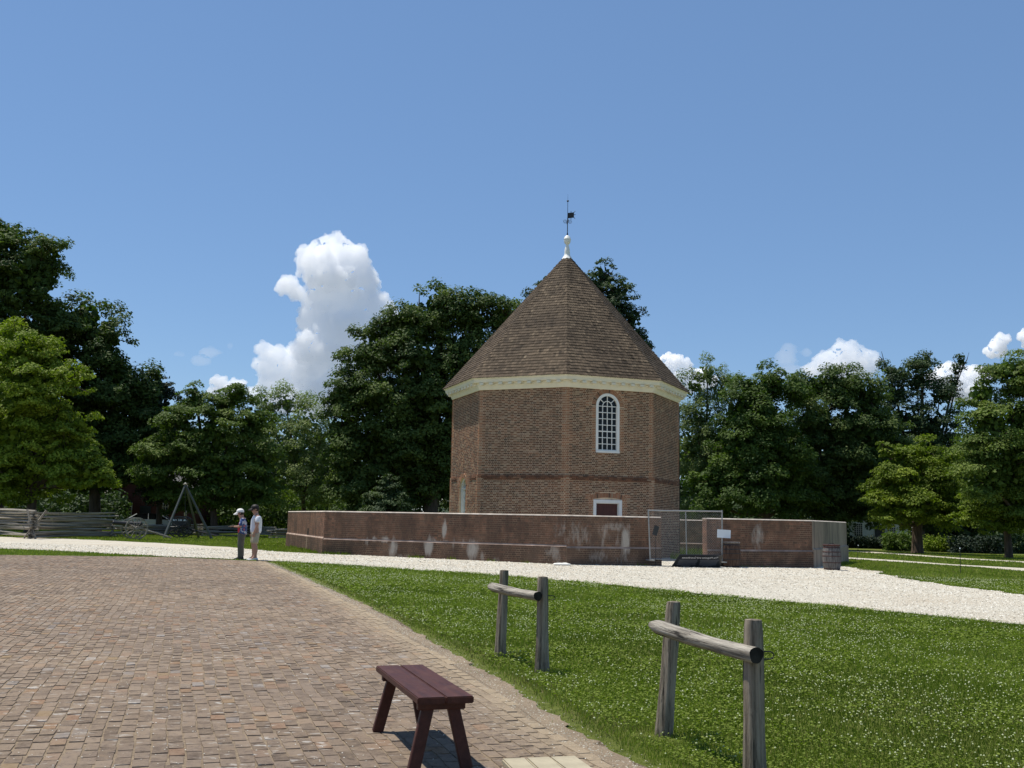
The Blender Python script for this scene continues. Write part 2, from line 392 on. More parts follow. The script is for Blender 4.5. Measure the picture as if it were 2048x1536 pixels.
def paver_mat():
    m, nt, out = new_mat('pavement_bricks')
    t = attr(nt, 'tone')
    col = ramp(nt, t, [(0.0, (0.140, 0.108, 0.084)), (0.35, (0.215, 0.168, 0.130)), (0.6, (0.275, 0.218, 0.168)), (0.78, (0.25, 0.155, 0.10)), (0.86, (0.27, 0.20, 0.12)), (0.93, (0.22, 0.195, 0.18)), (1.0, (0.40, 0.37, 0.34))])
    n1 = wnoise(nt, 17, 8, 0.82); n2 = wnoise(nt, 0.35, 4, 0.6); n3 = wnoise(nt, 75, 3, 0.6)
    col = mixc(nt, ramp(nt, n1, [(0.46, (0, 0, 0)), (0.66, (0.75,)*3)]), col, (0.30, 0.235, 0.165))
    col = mixc(nt, ramp(nt, n1, [(0.34, (0.85,)*3), (0.46, (0, 0, 0))]), col, (0.075, 0.058, 0.044))
    dk = ramp(nt, n2, [(0.35, (0.86, 0.84, 0.84)), (0.65, (1.10, 1.06, 1.0))])
    col = mixc(nt, 1.0, col, dk, 'MULTIPLY')
    n4 = wnoise(nt, 9.0, 4, 0.6, (0.8, 1.5, 1)); n5 = wnoise(nt, 0.8, 3, 0.5)
    ch = math_(nt, 'MULTIPLY', ramp(nt, n4, [(0.60, (0, 0, 0)), (0.66, (1, 1, 1))]), ramp(nt, n5, [(0.40, (0.2,)*3), (0.58, (1, 1, 1))]))
    col = mixc(nt, math_(nt, 'MULTIPLY', ch, 0.8), col, (0.52, 0.49, 0.44))
    ch2 = ramp(nt, wnoise(nt, 3.1, 6, 0.8), [(0.56, (0, 0, 0)), (0.68, (0.45,)*3)])
    col = mixc(nt, ch2, col, (0.29, 0.205, 0.125))
    d = attr(nt, 'dust'); dn = math_(nt, 'MULTIPLY', math_(nt, 'SUBTRACT', math_(nt, 'ADD', d, n1), 0.75), 2.2, True)
    col = mixc(nt, math_(nt, 'MULTIPLY', dn, 0.8), col, (0.38, 0.30, 0.20))
    finish(nt, out, col, 0.9, 0.15, bump=math_(nt, 'ADD', n1, math_(nt, 'MULTIPLY', n3, 0.5)), bump_d=0.016); return m
M['paver'] = paver_mat()
def sand_mat():
    m, nt, out = new_mat('joint_sand')
    n = wnoise(nt, 40, 5, 0.8); n2 = wnoise(nt, 1.5, 4)
    col = ramp(nt, n, [(0.3, (0.15, 0.115, 0.08)), (0.55, (0.29, 0.225, 0.155)), (0.75, (0.44, 0.365, 0.265))])
    col = mixc(nt, ramp(nt, n2, [(0.4, (0, 0, 0)), (0.7, (0.5,)*3)]), col, (0.14, 0.11, 0.08))
    finish(nt, out, col, 0.95, 0.1, bump=n, bump_d=0.012); return m
M['sand'] = sand_mat()
def gravel_mat():
    m, nt, out = new_mat('marl_gravel')
    n = wnoise(nt, 16, 6, 0.85); n2 = wnoise(nt, 0.5, 5, 0.6, (0.5, 1.2, 1)); v = N(nt, 'ShaderNodeTexVoronoi', Scale=22.0)
    g = nt.nodes.new('ShaderNodeNewGeometry'); nt.links.new(g.outputs['Position'], v.inputs['Vector'])
    col = ramp(nt, n, [(0.30, (0.34, 0.30, 0.23)), (0.46, (0.58, 0.535, 0.44)), (0.7, (0.70, 0.655, 0.55))])
    col = mixc(nt, ramp(nt, n2, [(0.42, (0, 0, 0)), (0.70, (0.7,)*3)]), col, (0.50, 0.42, 0.31))
    col = mixc(nt, ramp(nt, wnoise(nt, 1.3, 6, .75, (.4, 1, 1)), [(0.56, (0, 0, 0)), (0.70, (0.5,)*3)]), col, (0.36, 0.31, 0.24))
    finish(nt, out, col, 0.95, 0.1, bump=math_(nt, 'ADD', n, v.outputs['Distance']), bump_d=0.035); return m
M['gravel'] = gravel_mat()
def ground_mat():
    m, nt, out = new_mat('turf')
    n = wnoise(nt, 9, 6, 0.8); n2 = wnoise(nt, 0.35, 5, 0.65)
    col = ramp(nt, n, [(0.3, (0.058, 0.075, 0.014)), (0.5, (0.125, 0.152, 0.028)), (0.75, (0.19, 0.205, 0.06))])
    col = mixc(nt, ramp(nt, n2, [(0.5, (0, 0, 0)), (0.75, (0.5,)*3)]), col, (0.11, 0.12, 0.045))
    finish(nt, out, col, 0.95, 0.1, bump=n, bump_d=0.06); return m
M['turf'] = ground_mat()
def leaf_mat(name, dark, mid, light, trans=0.25, spec=0.35):
    m, nt, out = new_mat(name)
    col = ramp(nt, attr(nt, 'tone', False), [(0.0, dark), (0.5, mid), (1.0, light)])
    p = nt.nodes.new('ShaderNodeBsdfPrincipled'); nt.links.new(col, p.inputs['Base Color'])
    p.inputs['Roughness'].default_value = 0.62; p.inputs['Specular IOR Level'].default_value = spec*0.55
    t = nt.nodes.new('ShaderNodeBsdfTranslucent')
    nt.links.new(mixc(nt, 1.0, col, (1.2, 1.5, 0.5), 'MULTIPLY'), t.inputs[0])
    mx = nt.nodes.new('ShaderNodeMixShader'); mx.inputs[0].default_value = trans
    nt.links.new(p.outputs[0], mx.inputs[1]); nt.links.new(t.outputs[0], mx.inputs[2]); nt.links.new(mx.outputs[0], out.inputs[0])
    return m
M['leaf_oak'] = leaf_mat('leaf_oak', (0.035, 0.062, 0.014), (0.075, 0.115, 0.026), (0.15, 0.19, 0.045))
M['leaf_dark'] = leaf_mat('leaf_dark', (0.028, 0.050, 0.020), (0.055, 0.088, 0.032), (0.11, 0.15, 0.055), 0.18)
M['leaf_bright'] = leaf_mat('leaf_bright', (0.085, 0.125, 0.012), (0.18, 0.235, 0.022), (0.30, 0.34, 0.04), 0.3)
M['leaf_pale'] = leaf_mat('leaf_pale', (0.09, 0.13, 0.04), (0.17, 0.215, 0.075), (0.29, 0.33, 0.14), 0.3)
M['leaf_mid'] = leaf_mat('leaf_mid', (0.045, 0.080, 0.014), (0.095, 0.145, 0.026), (0.18, 0.225, 0.045), 0.28)
M['needles'] = leaf_mat('needles', (0.014, 0.026, 0.015), (0.024, 0.042, 0.022), (0.045, 0.066, 0.033), 0.08)
M['grass'] = leaf_mat('grass_blades', (0.085, 0.122, 0.012), (0.165, 0.218, 0.026), (0.29, 0.325, 0.07), 0.3, 0.3)
M['clover'] = leaf_mat('clover_heads', (0.38, 0.42, 0.20), (0.54, 0.57, 0.33), (0.70, 0.70, 0.50), 0.15, 0.2)
M['dry_grass'] = leaf_mat('dry_grass', (0.10, 0.10, 0.035), (0.20, 0.17, 0.07), (0.34, 0.28, 0.13), 0.2, 0.2)

# ------------------------------------------------------------------ ground sheets
def sheet(name, poly, mat, dz, kind='structure', parent=None, step=None):
    bm = bmesh.new()
    vs = [bm.verts.new((x, y, float(gz(x, y))+dz)) for x, y in poly]
    f = bm.faces.new(vs)
    if f.normal.z < 0: f.normal_flip()
    bmesh.ops.triangulate(bm, faces=[f])
    me = bpy.data.meshes.new(name); bm.to_mesh(me); bm.free()
    o = link(name, me, mat, parent)
    if kind: o['kind'] = kind
    return o
def rough_line(pts, amp, seg, seed):
    r = random.Random(seed); out = []
    for (a, b) in zip(pts[:-1], pts[1:]):
        a = Vector(a[:2]); b = Vector(b[:2]); L = (b-a).length; n = max(1, int(L/seg))
        nrm = Vector((-(b-a).y, (b-a).x))/max(L, 1e-6)
        for i in range(n):
            k_ = getattr(r, 'k_', 0.0)*0.6+r.gauss(0, amp)*0.8; r.k_ = k_
            p = a+(b-a)*(i/n)+nrm*(k_ if (i or out) else 0)
            out.append((p.x, p.y))
    out.append((pts[-1][0], pts[-1][1])); return out
def gp(u, v): p = ground(u, v); return (p.x, p.y)

# main ground, with the far edge well beyond the horizon
xs = [-6000, -1500, -300, -70, -45, -20, 0, 20, 40, 60, 300, 1500, 6000]
ys = [-200, -10, 7.5, 30, 60, 90, 120, 300, 1500, 7000]
gv = [(x, y, float(gz(x, y))-0.012) for y in ys for x in xs]
far_m = simple('distant_land', (0.19, 0.20, 0.19), 0.95, 0.1, 0.2, 0.01, 0)  # pale colour given to the outer land to bounce added light onto cloud undersides
for nm, inner, mt_ in (('ground', True, M['turf']), ('distant_land', False, far_m)):
    gf = [(j*len(xs)+i, j*len(xs)+i+1, (j+1)*len(xs)+i+1, (j+1)*len(xs)+i) for j in range(len(ys)-1) for i in range(len(xs)-1) if (xs[i] >= -300 and xs[i+1] <= 300 and ys[j+1] <= 300) == inner]
    gg = Geo(); gg.add(gv, gf); tag(gg.build(nm, mt_), kind='structure')

near_px = [(-160, 1091), (0, 1097), (150, 1104), (330, 1113), (525, 1121), (700, 1130), (850, 1141), (1000, 1150), (1200, 1167), (1400, 1187), (1700, 1215), (2048, 1250), (2300, 1280)]
far_px = [(2300, 1226), (2048, 1192), (1900, 1172), (1820, 1160), (1760, 1150), (1745, 1143), (1700, 1136), (1650, 1130), (1600, 1124), (1500, 1119), (1300, 1115), (1125, 1116), (900, 1108), (690, 1110), (600, 1106), (540, 1102), (450, 1094), (330, 1087), (235, 1082), (120, 1077), (0, 1074), (-160, 1066)]
near_l = rough_line([gp(*p) for p in near_px], 0.10, 0.3, 1); far_l = rough_line([gp(*p) for p in far_px], 0.18, 0.45, 2)
sheet('gravel_path', near_l+far_l, M['gravel'], 0.004)
STRIPS = []
def strip(poly): STRIPS.append(poly); return sheet('gravel_path', poly, M['gravel'], 0.004)
strip(rough_line([gp(1690, 1103), gp(1790, 1109), gp(1930, 1119), gp(2060, 1126)], 0.1, 2, 3)+rough_line([gp(2060, 1123.5), gp(1930, 1116.5), gp(1790, 1106), gp(1690, 1101)], 0.1, 2, 4))
strip(rough_line([gp(1690, 1117), gp(1800, 1124), gp(1900, 1130.5), gp(1958, 1134), gp(2060, 1143), gp(2300, 1165)], 0.06, 2, 5)+rough_line([gp(2300, 1158), gp(2060, 1137), gp(1958, 1131.5), gp(1900, 1128.5), gp(1800, 1121), gp(1690, 1114.5)], 0.06, 2, 6))

# pavement outline
EDGE_PX = [(525, 1122.5), (600, 1155), (700, 1205), (850, 1290), (915, 1332), (980, 1372), (1045, 1418), (1100, 1458), (1170, 1500), (1240, 1536), (1330, 1590)]
edge = [gp(*p) for p in EDGE_PX]
edge += [(1.6, 4.5), (2.2, 2.0), (2.6, -4)]
pave_far = [gp(525, 1122.5), gp(330, 1114), gp(0, 1110), gp(-300, 1104), gp(-700, 1098)]
pave_poly = [(x+.03, y) for x, y in edge][::-1]+[tuple(p) for p in pave_far[1:]]+[(-30, -4)]
pave = sheet('brick_pavement', pave_poly, M['sand'], 0.0)
verge_poly = [(x-0.02, y) for x, y in edge]+rough_line([(x+0.17*(1.0 if y < 20 else 0.4), y+0.03) for x, y in edge], 0.03, 0.08, 9)[::-1]
verge = sheet('dirt_verge', verge_poly, M['sand'], 0.003)

def edge_x(y):
    for (a, b) in zip(edge[:-1], edge[1:]):
        if b[1] <= y <= a[1]: return a[0]+(b[0]-a[0])*(y-a[1])/(b[1]-a[1])
    return None
ey = np.array([p[1] for p in edge][::-1]); ex = np.array([p[0] for p in edge][::-1])
def edge_xv(y): return np.interp(y, ey, ex)
fy = np.array([p[1] for p in pave_far]); fx = np.array([p[0] for p in pave_far])
o_ = np.argsort(fx); fxs, fys = fx[o_], fy[o_]

def pavers():
    th = math.radians(17.6); ca, sa = math.cos(th), math.sin(th)
    bw, bd = 0.102, 0.207
    cols = np.arange(-28, 18, bw)
    P = []
    for i, c in enumerate(cols):
        rr_ = np.arange(-12, 60, bd)+(0.5*bd if i % 2 else 0)+rng.normal(0, 0.022)
        x = c*ca-rr_*sa; y = c*sa+rr_*ca
        keep = (x < edge_xv(y)-0.03) & (y > 5.2) & (y < np.interp(x, fxs, fys)-0.1) & (np.abs(x) < y*0.56+0.6)
        for xx, yy in zip(x[keep], y[keep]): P.append((xx, yy, i, c))
    P = np.array(P); n = len(P)
    wob = 0.030*np.sin(P[:, 0]*1.7+P[:, 1]*0.6)+0.022*np.sin(P[:, 0]*4.1-P[:, 1]*1.3)+0.012*np.sin(P[:, 0]*9.3+P[:, 1]*2.9)
    wb2 = 0.012*np.sin(P[:, 1]*1.3+P[:, 0]*0.4)+0.008*np.sin(P[:, 1]*3.7-P[:, 0])
    X = P[:, 0]-sa*wob+ca*wb2+rng.normal(0, 0.002, n); Y = P[:, 1]+ca*wob+sa*wb2+rng.normal(0, 0.004, n)
    sx = bw/2-0.0020-np.abs(rng.normal(0, 0.0030, n))*(rng.random(n) < .55); sy = bd/2-0.0030-np.abs(rng.normal(0, 0.0055, n))*(rng.random(n) < .55)
    ang = th+rng.normal(0, 0.018, n)
    dz = rng.normal(0.0, 0.0013, n)
    patch = 0.5+0.25*np.sin(X*0.9+1)*np.sin(Y*0.5)+0.25*np.sin(X*0.31-Y*0.23)
    tone = np.clip(rng.normal(0.38, 0.17, n)+0.2*(patch-0.5), 0, 0.8)
    sel = rng.random(n)
    tone = np.where(sel > 0.95, rng.uniform(0.66, 0.86, n), tone)
    tone = np.where((sel < 0.035) & (patch > .45), rng.uniform(0.89, 0.97, n), tone)
    dE = edge_xv(Y)-X
    dust = np.clip(0.55*np.exp(-dE/0.35)+0.22*np.exp(-dE/1.6)+0.1*patch, 0, 1)
    A = np.stack([np.cos(ang)*sx, np.sin(ang)*sx, rng.normal(0, 0.0008, n)], 1)
    B = np.stack([-np.sin(ang)*sy, np.cos(ang)*sy, rng.normal(0, 0.0010, n)], 1)
    C = np.tile([0, 0, 0.0085], (n, 1))
    O = np.stack([X, Y, gz(X, Y)+dz-0.003], 1)
    d = np.hypot(X, Y); inview = (np.abs(X) < Y*0.50) & (Y > 5.9)
    order = np.argsort(np.where(inview, d, 1e9)); first = order[:300]; rest = order[300:]
    g = Geo()
    boxes(g, O[rest], A[rest], B[rest], C[rest], chamf=0.05, jit=0.055, tone=tone[rest], dust=dust[rest])
    o = g.build('brick', M['paver'], pave); o['kind'] = 'stuff'
    mes = []
    for _ in range(24):
        u = Geo(); boxes(u, np.zeros((1, 3)), np.array([[1., 0, 0]]), np.array([[0, 1., 0]]), np.array([[0, 0, 1.0]]), chamf=0.05, jit=0.055)
        me = u.mesh('brick'); me.materials.append(M['paver']); mes.append(me)
    for i in first:
        b = bpy.data.objects.new('brick', mes[int(i) % 24]); COL.objects.link(b); b.parent = pave
        mt = Matrix.Identity(4)
        for k in range(3): mt[k][0] = A[i][k]; mt[k][1] = B[i][k]; mt[k][2] = C[i][k]; mt[k][3] = O[i][k]
        b.matrix_world = mt
        loc, rot, scl = mt.decompose(); b.location = loc; b.rotation_euler = rot.to_euler(); b.scale = scl
        b['tone'] = float(tone[i]); b['dust'] = float(dust[i])
pavers()

# ------------------------------------------------------------------ octagon frame
def oface(r, k):
    """face from vertex k to k+45: origin, along, outward normal, length"""
    a, b = overt(r, k), overt(r, k+45); e = b-a; L = e.length; e = e/L
    return a, e, Vector((e.y, -e.x)), L
def on_face(r, k, s, z, out=0.0):
    a, e, n, L = oface(r, k); p = a+e*s+n*out
    return Vector((p.x, p.y, z))

def lay_bricks(store, r, k, z0, z1, out, clip=None, course=0.0815, st=0.222, hd=0.108, joint=0.017, tone_f=None, s0=0.0, s1=None, depth=0.05, rr=None, flip=1):
    """Flemish bond on one face; store gets (O,A,B,C,tone,stain)"""
    a, e, n, L = oface(r, k)
    if s1 is None: s1 = L
    rr = rr or rng
    nc = int(round((z1-z0)/course)); ch = (z1-z0)/nc
    for c in range(nc):
        z = z0+(c+0.5)*ch
        segs = [(s0, s1)]
        if clip:
            for lo, hi in clip(z, ch):
                ns = []
                for p, q in segs:
                    if hi <= p or lo >= q: ns.append((p, q))
                    else:
                        if lo > p: ns.append((p, lo))
                        if hi < q: ns.append((hi, q))
                segs = ns
        mod = st+hd
        for p, q in segs:
            # bricks laid on a common grid, clipped to the segment
            start = -(mod/2 if c % 2 else 0.0)-0.02
            i = int((p-start)//mod)-1
            x = start+i*mod
            while x < q:
                for w, hdr in ((st, False), (hd, True)):
                    lo, hi = max(x, p), min(x+w, q)
                    if hi-lo > 0.03:
                        lo2, hi2 = lo+joint/2, hi-joint/2
                        if abs(lo-s0) < 1e-6: lo2 = lo-0.004
                        if abs(hi-s1) < 1e-6: hi2 = hi+0.004
                        m = (lo2+hi2)/2
                        edge_d = min(m-p, q-m); corner = min(m-s0, s1-m)
                        t, stn = tone_f(m, z, hdr, edge_d, corner, c, k)
                        o = out+rr.normal(0, 0.0012)
                        cpos = a+e*m+n*(o-depth/2) if flip > 0 else a+e*m+n*(o+depth/2)
                        store.append((cpos.x, cpos.y, z, e.x*(hi2-lo2)/2, e.y*(hi2-lo2)/2, n.x*depth/2*flip, n.y*depth/2*flip, (ch-joint)/2, t, stn))
                    x += w
def store_arrays(store):
    D = np.array(store); n = len(D)
    O = D[:, 0:3]; A = np.stack([D[:, 3], D[:, 4], np.zeros(n)], 1)
    B = np.stack([np.zeros(n), np.zeros(n), D[:, 7]], 1); C = np.stack([D[:, 5], D[:, 6], np.zeros(n)], 1)
    return O, A, B, C, D[:, 8], D[:, 9]
_unit = {}
def build_bricks(store, mat, parent, parts=0, score=None):
    O, A, B, C, t, s = store_arrays(store)
    idx = np.arange(len(O)); first = []
    if parts:
        order = np.argsort(score(O)); first = order[:parts]; idx = order[parts:]
    g = Geo(); boxes(g, O[idx], A[idx], B[idx], C[idx], tone=t[idx], stain=s[idx])
    o = g.build('brick', mat, parent); o['kind'] = 'stuff'
    if parts:
        key = mat.name
        if key not in _unit:
            u = Geo(); boxes(u, np.zeros((1, 3)), np.array([[1., 0, 0]]), np.array([[0, 1., 0]]), np.array([[0, 0, 1.0]]))
            me = u.mesh('brick'); me.materials.append(mat); _unit[key] = me
        for i in first:
            b = bpy.data.objects.new('brick', _unit[key]); COL.objects.link(b)
            mt = Matrix.Identity(4)
            for q in range(3): mt[q][0] = A[i][q]; mt[q][1] = B[i][q]; mt[q][2] = C[i][q]; mt[q][3] = O[i][q]
            loc, rot, scl = mt.decompose(); b.parent = parent
            b.location = loc; b.rotation_euler = rot.to_euler(); b.scale = scl
            b['tone'] = float(t[i]); b['stain'] = float(s[i])

# ------------------------------------------------------------------ perimeter wall
def perimeter_wall():
    w = empty('brick_wall', (0, 0, 0), label='low octagonal red brick wall ringing the tower, gap in its front', cat='wall')
    TH = 0.34; G0, G1 = 4.254*S_, 6.434*S_          # gate gap on the front right face
    ZL = 0.66                                       # ledge height over the local ground
    core = Geo(); cop = Geo(); led = Geo(); st = []
    def stains(u, z, pts):
        return max([0]+[h*math.exp(-((u-a)/ra)**2-((z-b)/rb)**2) for a, b, ra, rb, h in pts])
    SA = [(5.72, 1.25, .13, .33, 1.0), (3.4, .42, .22, .42, .9), (3.0, .72, .25, .13, .7), (2.5, .74, .2, .12, .6), (2.2, .62, .18, .2, .5), (5.1, .55, .28, .4, .9), (5.6, .74, .6, .1, .5),
          (6.6, .75, .12, .2, .6), (7.1, .5, .28, .4, .85), (7.5, .25, .3, .2, .6), (4.0, .15, .6, .12, .5), (8.1, .12, .3, .15, .5), (10.6, .5, .35, .5, .55), (10.75, 1.3, .5, .5, .35), (6.2, .6, .1, .3, .5)]
    SB = [(.8, 1.1, .35, .55, .42), (1.5, 1.2, .2, .55, .6), (2.0, 1.45, .5, .22, .55), (2.5, .95, .2, .6, .85), (2.1, 1.0, .5, .5, .4), (2.3, .3, .6, .3, .45), (8.35, 1.2, .35, .5, .65), (8.5, .9, .2, .5, .4), (0.3, .5, .4, .4, .5), (1.3, .35, .4, .3, .5)]
    def tone_wall(m, z, hdr, ed, co, c, k):
        g = float(gz(*(on_face(RW, k, m, 0).xy)))
        zz = z-g
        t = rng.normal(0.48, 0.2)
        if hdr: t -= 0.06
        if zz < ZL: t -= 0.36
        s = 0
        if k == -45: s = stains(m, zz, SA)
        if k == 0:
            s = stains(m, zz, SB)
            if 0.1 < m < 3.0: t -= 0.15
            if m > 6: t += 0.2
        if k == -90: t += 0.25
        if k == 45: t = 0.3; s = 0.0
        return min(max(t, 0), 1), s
    faces = [(-180, None), (-135, None), (-90, None), (-45, None), (0, 'gap'), (45, None), (90, None), (135, None)]
    for k, gap in faces:
        a, e, n, L = oface(RW, k)
        segs = [(0, L)] if not gap else [(0, G0), (G1, L)]
        for s0, s1 in segs:
            p0 = a+e*s0; p1 = a+e*s1
            ins = TH*math.tan(math.radians(22.5))
            q0 = a+e*(s0+(ins if s0 == 0 else 0))-n*TH; q1 = a+e*(s1-(ins if s1 == L else 0))-n*TH
            m = (p0+p1)/2; g = min(float(gz(p0.x, p0.y)), float(gz(p1.x, p1.y)))
            V = [(p0.x, p0.y, g-0.25), (p1.x, p1.y, g-0.25), (q1.x, q1.y, g-0.25), (q0.x, q0.y, g-0.25)]
            V += [(x, y, Z_WALL-0.05) for x, y, _ in V]
            core.add(V, [(0, 1, 5, 4), (1, 2, 6, 5), (2, 3, 7, 6), (3, 0, 4, 7), (4, 5, 6, 7)])
            # base plinth, 6 cm proud with a sloped ledge
            gl = float(gz(m.x, m.y)); pr = 0.06; t8 = math.tan(math.radians(22.5))
            c0 = a+e*(s0-(pr*t8 if s0 == 0 else 0))+n*(pr-0.008); c1 = a+e*(s1+(pr*t8 if s1 == L else 0))+n*(pr-0.008)
            V = [(c0.x, c0.y, g-0.25), (c1.x, c1.y, g-0.25), (c1.x, c1.y, gl+ZL-0.03), (c0.x, c0.y, gl+ZL-0.03), (p1.x, p1.y, gl+ZL+0.035), (p0.x, p0.y, gl+ZL+0.035)]
            core.add(V, [(0, 1, 2, 3)])
            core.add(V, [(0, 3, 5), (1, 4, 2)])
            (led if not (k == 0 and s0 > 0) else led).add([V[3], V[2], V[4], V[5]], [(0, 1, 2, 3)])
            # coping: slightly proud rounded course
            o0 = a+e*(s0-(0.02*t8 if s0 == 0 else -0.0))+n*0.02; o1 = a+e*(s1+(0.02*t8 if s1 == L else 0))+n*0.02
            i0, i1 = q0-n*0.02, q1-n*0.02
            mo = 0.05
            V = [(o0.x, o0.y, Z_WALL-0.05), (o1.x, o1.y, Z_WALL-0.05), (i1.x, i1.y, Z_WALL-0.05), (i0.x, i0.y, Z_WALL-0.05)]
            h0, h1, j0, j1 = o0-n*mo, o1-n*mo, i0+n*mo, i1+n*mo
            V += [(o0.x, o0.y, Z_WALL-0.035), (o1.x, o1.y, Z_WALL-0.035), (i1.x, i1.y, Z_WALL-0.035), (i0.x, i0.y, Z_WALL-0.035)]
            V += [(h0.x, h0.y, Z_WALL), (h1.x, h1.y, Z_WALL), (j1.x, j1.y, Z_WALL), (j0.x, j0.y, Z_WALL)]
            cop.add(V, [(0, 1, 5, 4), (1, 2, 6, 5), (2, 3, 7, 6), (3, 0, 4, 7), (4, 5, 9, 8), (5, 6, 10, 9), (6, 7, 11, 10), (7, 4, 8, 11), (8, 9, 10, 11)])
            if k in (-90, -45, 0) or k == 45 and False:
                def clip(z, ch, k=k):
                    if k == -90 and abs(z-gl) < 1.06:        # arched drain niche
                        cx = 6.75
                        hw = 0.17 if z-gl < 0.85 else math.sqrt(max(0, 0.17**2-(z-gl-0.85)**2))
                        return [(cx-hw, cx+hw)] if hw > 0.01 else []
                    return []
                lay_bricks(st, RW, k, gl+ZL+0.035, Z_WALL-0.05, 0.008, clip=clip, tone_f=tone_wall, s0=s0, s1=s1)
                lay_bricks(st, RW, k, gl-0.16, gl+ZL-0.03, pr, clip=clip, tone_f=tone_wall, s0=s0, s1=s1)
            elif k in (90, 135, -180):
                lay_bricks(st, RW, k, gl+.02, Z_WALL-0.05, -TH-0.008, tone_f=tone_wall, s0=.3, s1=L-.3, flip=-1)
    # inner ledge of the far side
    for k in (135, -180):
        a, e, n, L = oface(RW, k); gl = float(gz(a.x, a.y)); q0 = a+e*.4-n*(TH+.01); q1 = a+e*(L-.4)-n*(TH+.01); r0, r1 = q0-n*.05, q1-n*.05
        led.add([(r0.x, r0.y, gl+.55), (r1.x, r1.y, gl+.55), (q1.x, q1.y, gl+.62), (q0.x, q0.y, gl+.62)], [(0, 1, 2, 3)])
    # jamb faces of the gap, bricks seen end on
    a, e, n, L = oface(RW, 0)
    for s, sg in ((G1, -1), (G0, 1)):
        gl = float(gz(*(on_face(RW, 0, s, 0).xy)))
        nc = int((Z_WALL-0.05-gl)/0.0815)
        for c in range(nc):
            z = gl+(c+0.5)*0.0815
            cuts = [(0, .11), (.11, .33)] if c % 2 else [(0, .22), (.22, .33)]
            for lo, hi in cuts:
                m = (lo+hi)/2; p = a+e*(s+sg*(0.008-0.02))-n*m
                st.append((p.x, p.y, z, -n.x*(hi-lo-.0125)/2, -n.y*(hi-lo-.0125)/2, e.x*sg*0.02, e.y*sg*0.02, 0.034, min(1, max(0, rng.normal(0.75 if sg < 0 else 0.5, .2))), 0.0))
    core.build('wall_core', M['wall_mortar'], w)
    cop.build('coping', M['coping'], w)
    led.build('ledge', simple('ledge_brick', (0.34, 0.25, 0.20), 0.9, 0.15, 0.4, 2, 0), w)
    cx, cy = 0, 0
    a45 = overt(RW, 0)
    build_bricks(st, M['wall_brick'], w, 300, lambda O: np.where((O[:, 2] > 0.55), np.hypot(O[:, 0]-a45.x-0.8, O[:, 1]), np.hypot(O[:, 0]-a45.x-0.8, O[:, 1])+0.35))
    # cement rendering on the right end face and its plinth
    a, e, n, L = oface(RW, 45); gl = float(gz(a.x, a.y)); t8 = math.tan(math.radians(22.5))
    r = Geo()
    p0 = a+n*0.012-e*0.012; p1 = a+e*(L+0.012)+n*0.012
    r.add([(p0.x, p0.y, gl+ZL), (p1.x, p1.y, gl+ZL), (p1.x, p1.y, Z_WALL-0.052), (p0.x, p0.y, Z_WALL-0.052)], [(0, 1, 2, 3)])
    q0 = a+n*0.09-e*0.03; q1 = a+e*(L+0.03)+n*0.09
    r.add([(q0.x, q0.y, gl-0.3), (q1.x, q1.y, gl-0.3), (q1.x, q1.y, gl+ZL+.06), (q0.x, q0.y, gl+ZL+.06), (p1.x, p1.y, gl+ZL+.13), (p0.x, p0.y, gl+ZL+.13), (p0.x, p0.y, gl-.3), (p1.x, p1.y, gl-.3)], [(0, 1, 2, 3), (3, 2, 4, 5), (6, 0, 3, 5), (1, 7, 4, 2)])
    m, nt, out = new_mat('cement_render')
    n1 = wnoise(nt, 1.4, 6, 0.7, (1, 1, 0.25)); n2 = wnoise(nt, 12, 4)
    col = ramp(nt, n1, [(0.3, (0.145, 0.106, 0.082)), (0.5, (0.31, 0.235, 0.175)), (0.75, (0.46, 0.36, 0.275))])
    finish(nt, out, col, 0.9, 0.2)
    r.build('cement_render', m, w)
    # niche back
    g = Geo(); a, e, n, L = oface(RW, -90); gl = float(gz(*(on_face(RW, -90, 6.75, 0).xy)))
    p = on_face(RW, -90, 6.75, gl+0.5, 0.0055); mm = Matrix(((e.x, n.x, 0), (e.y, n.y, 0), (0, 0, 1)))
    g.box(p, (0.34, 0.006, 1.0), mm); g.build('drain_recess', M['end_grain'], w)
    return w
perimeter_wall()

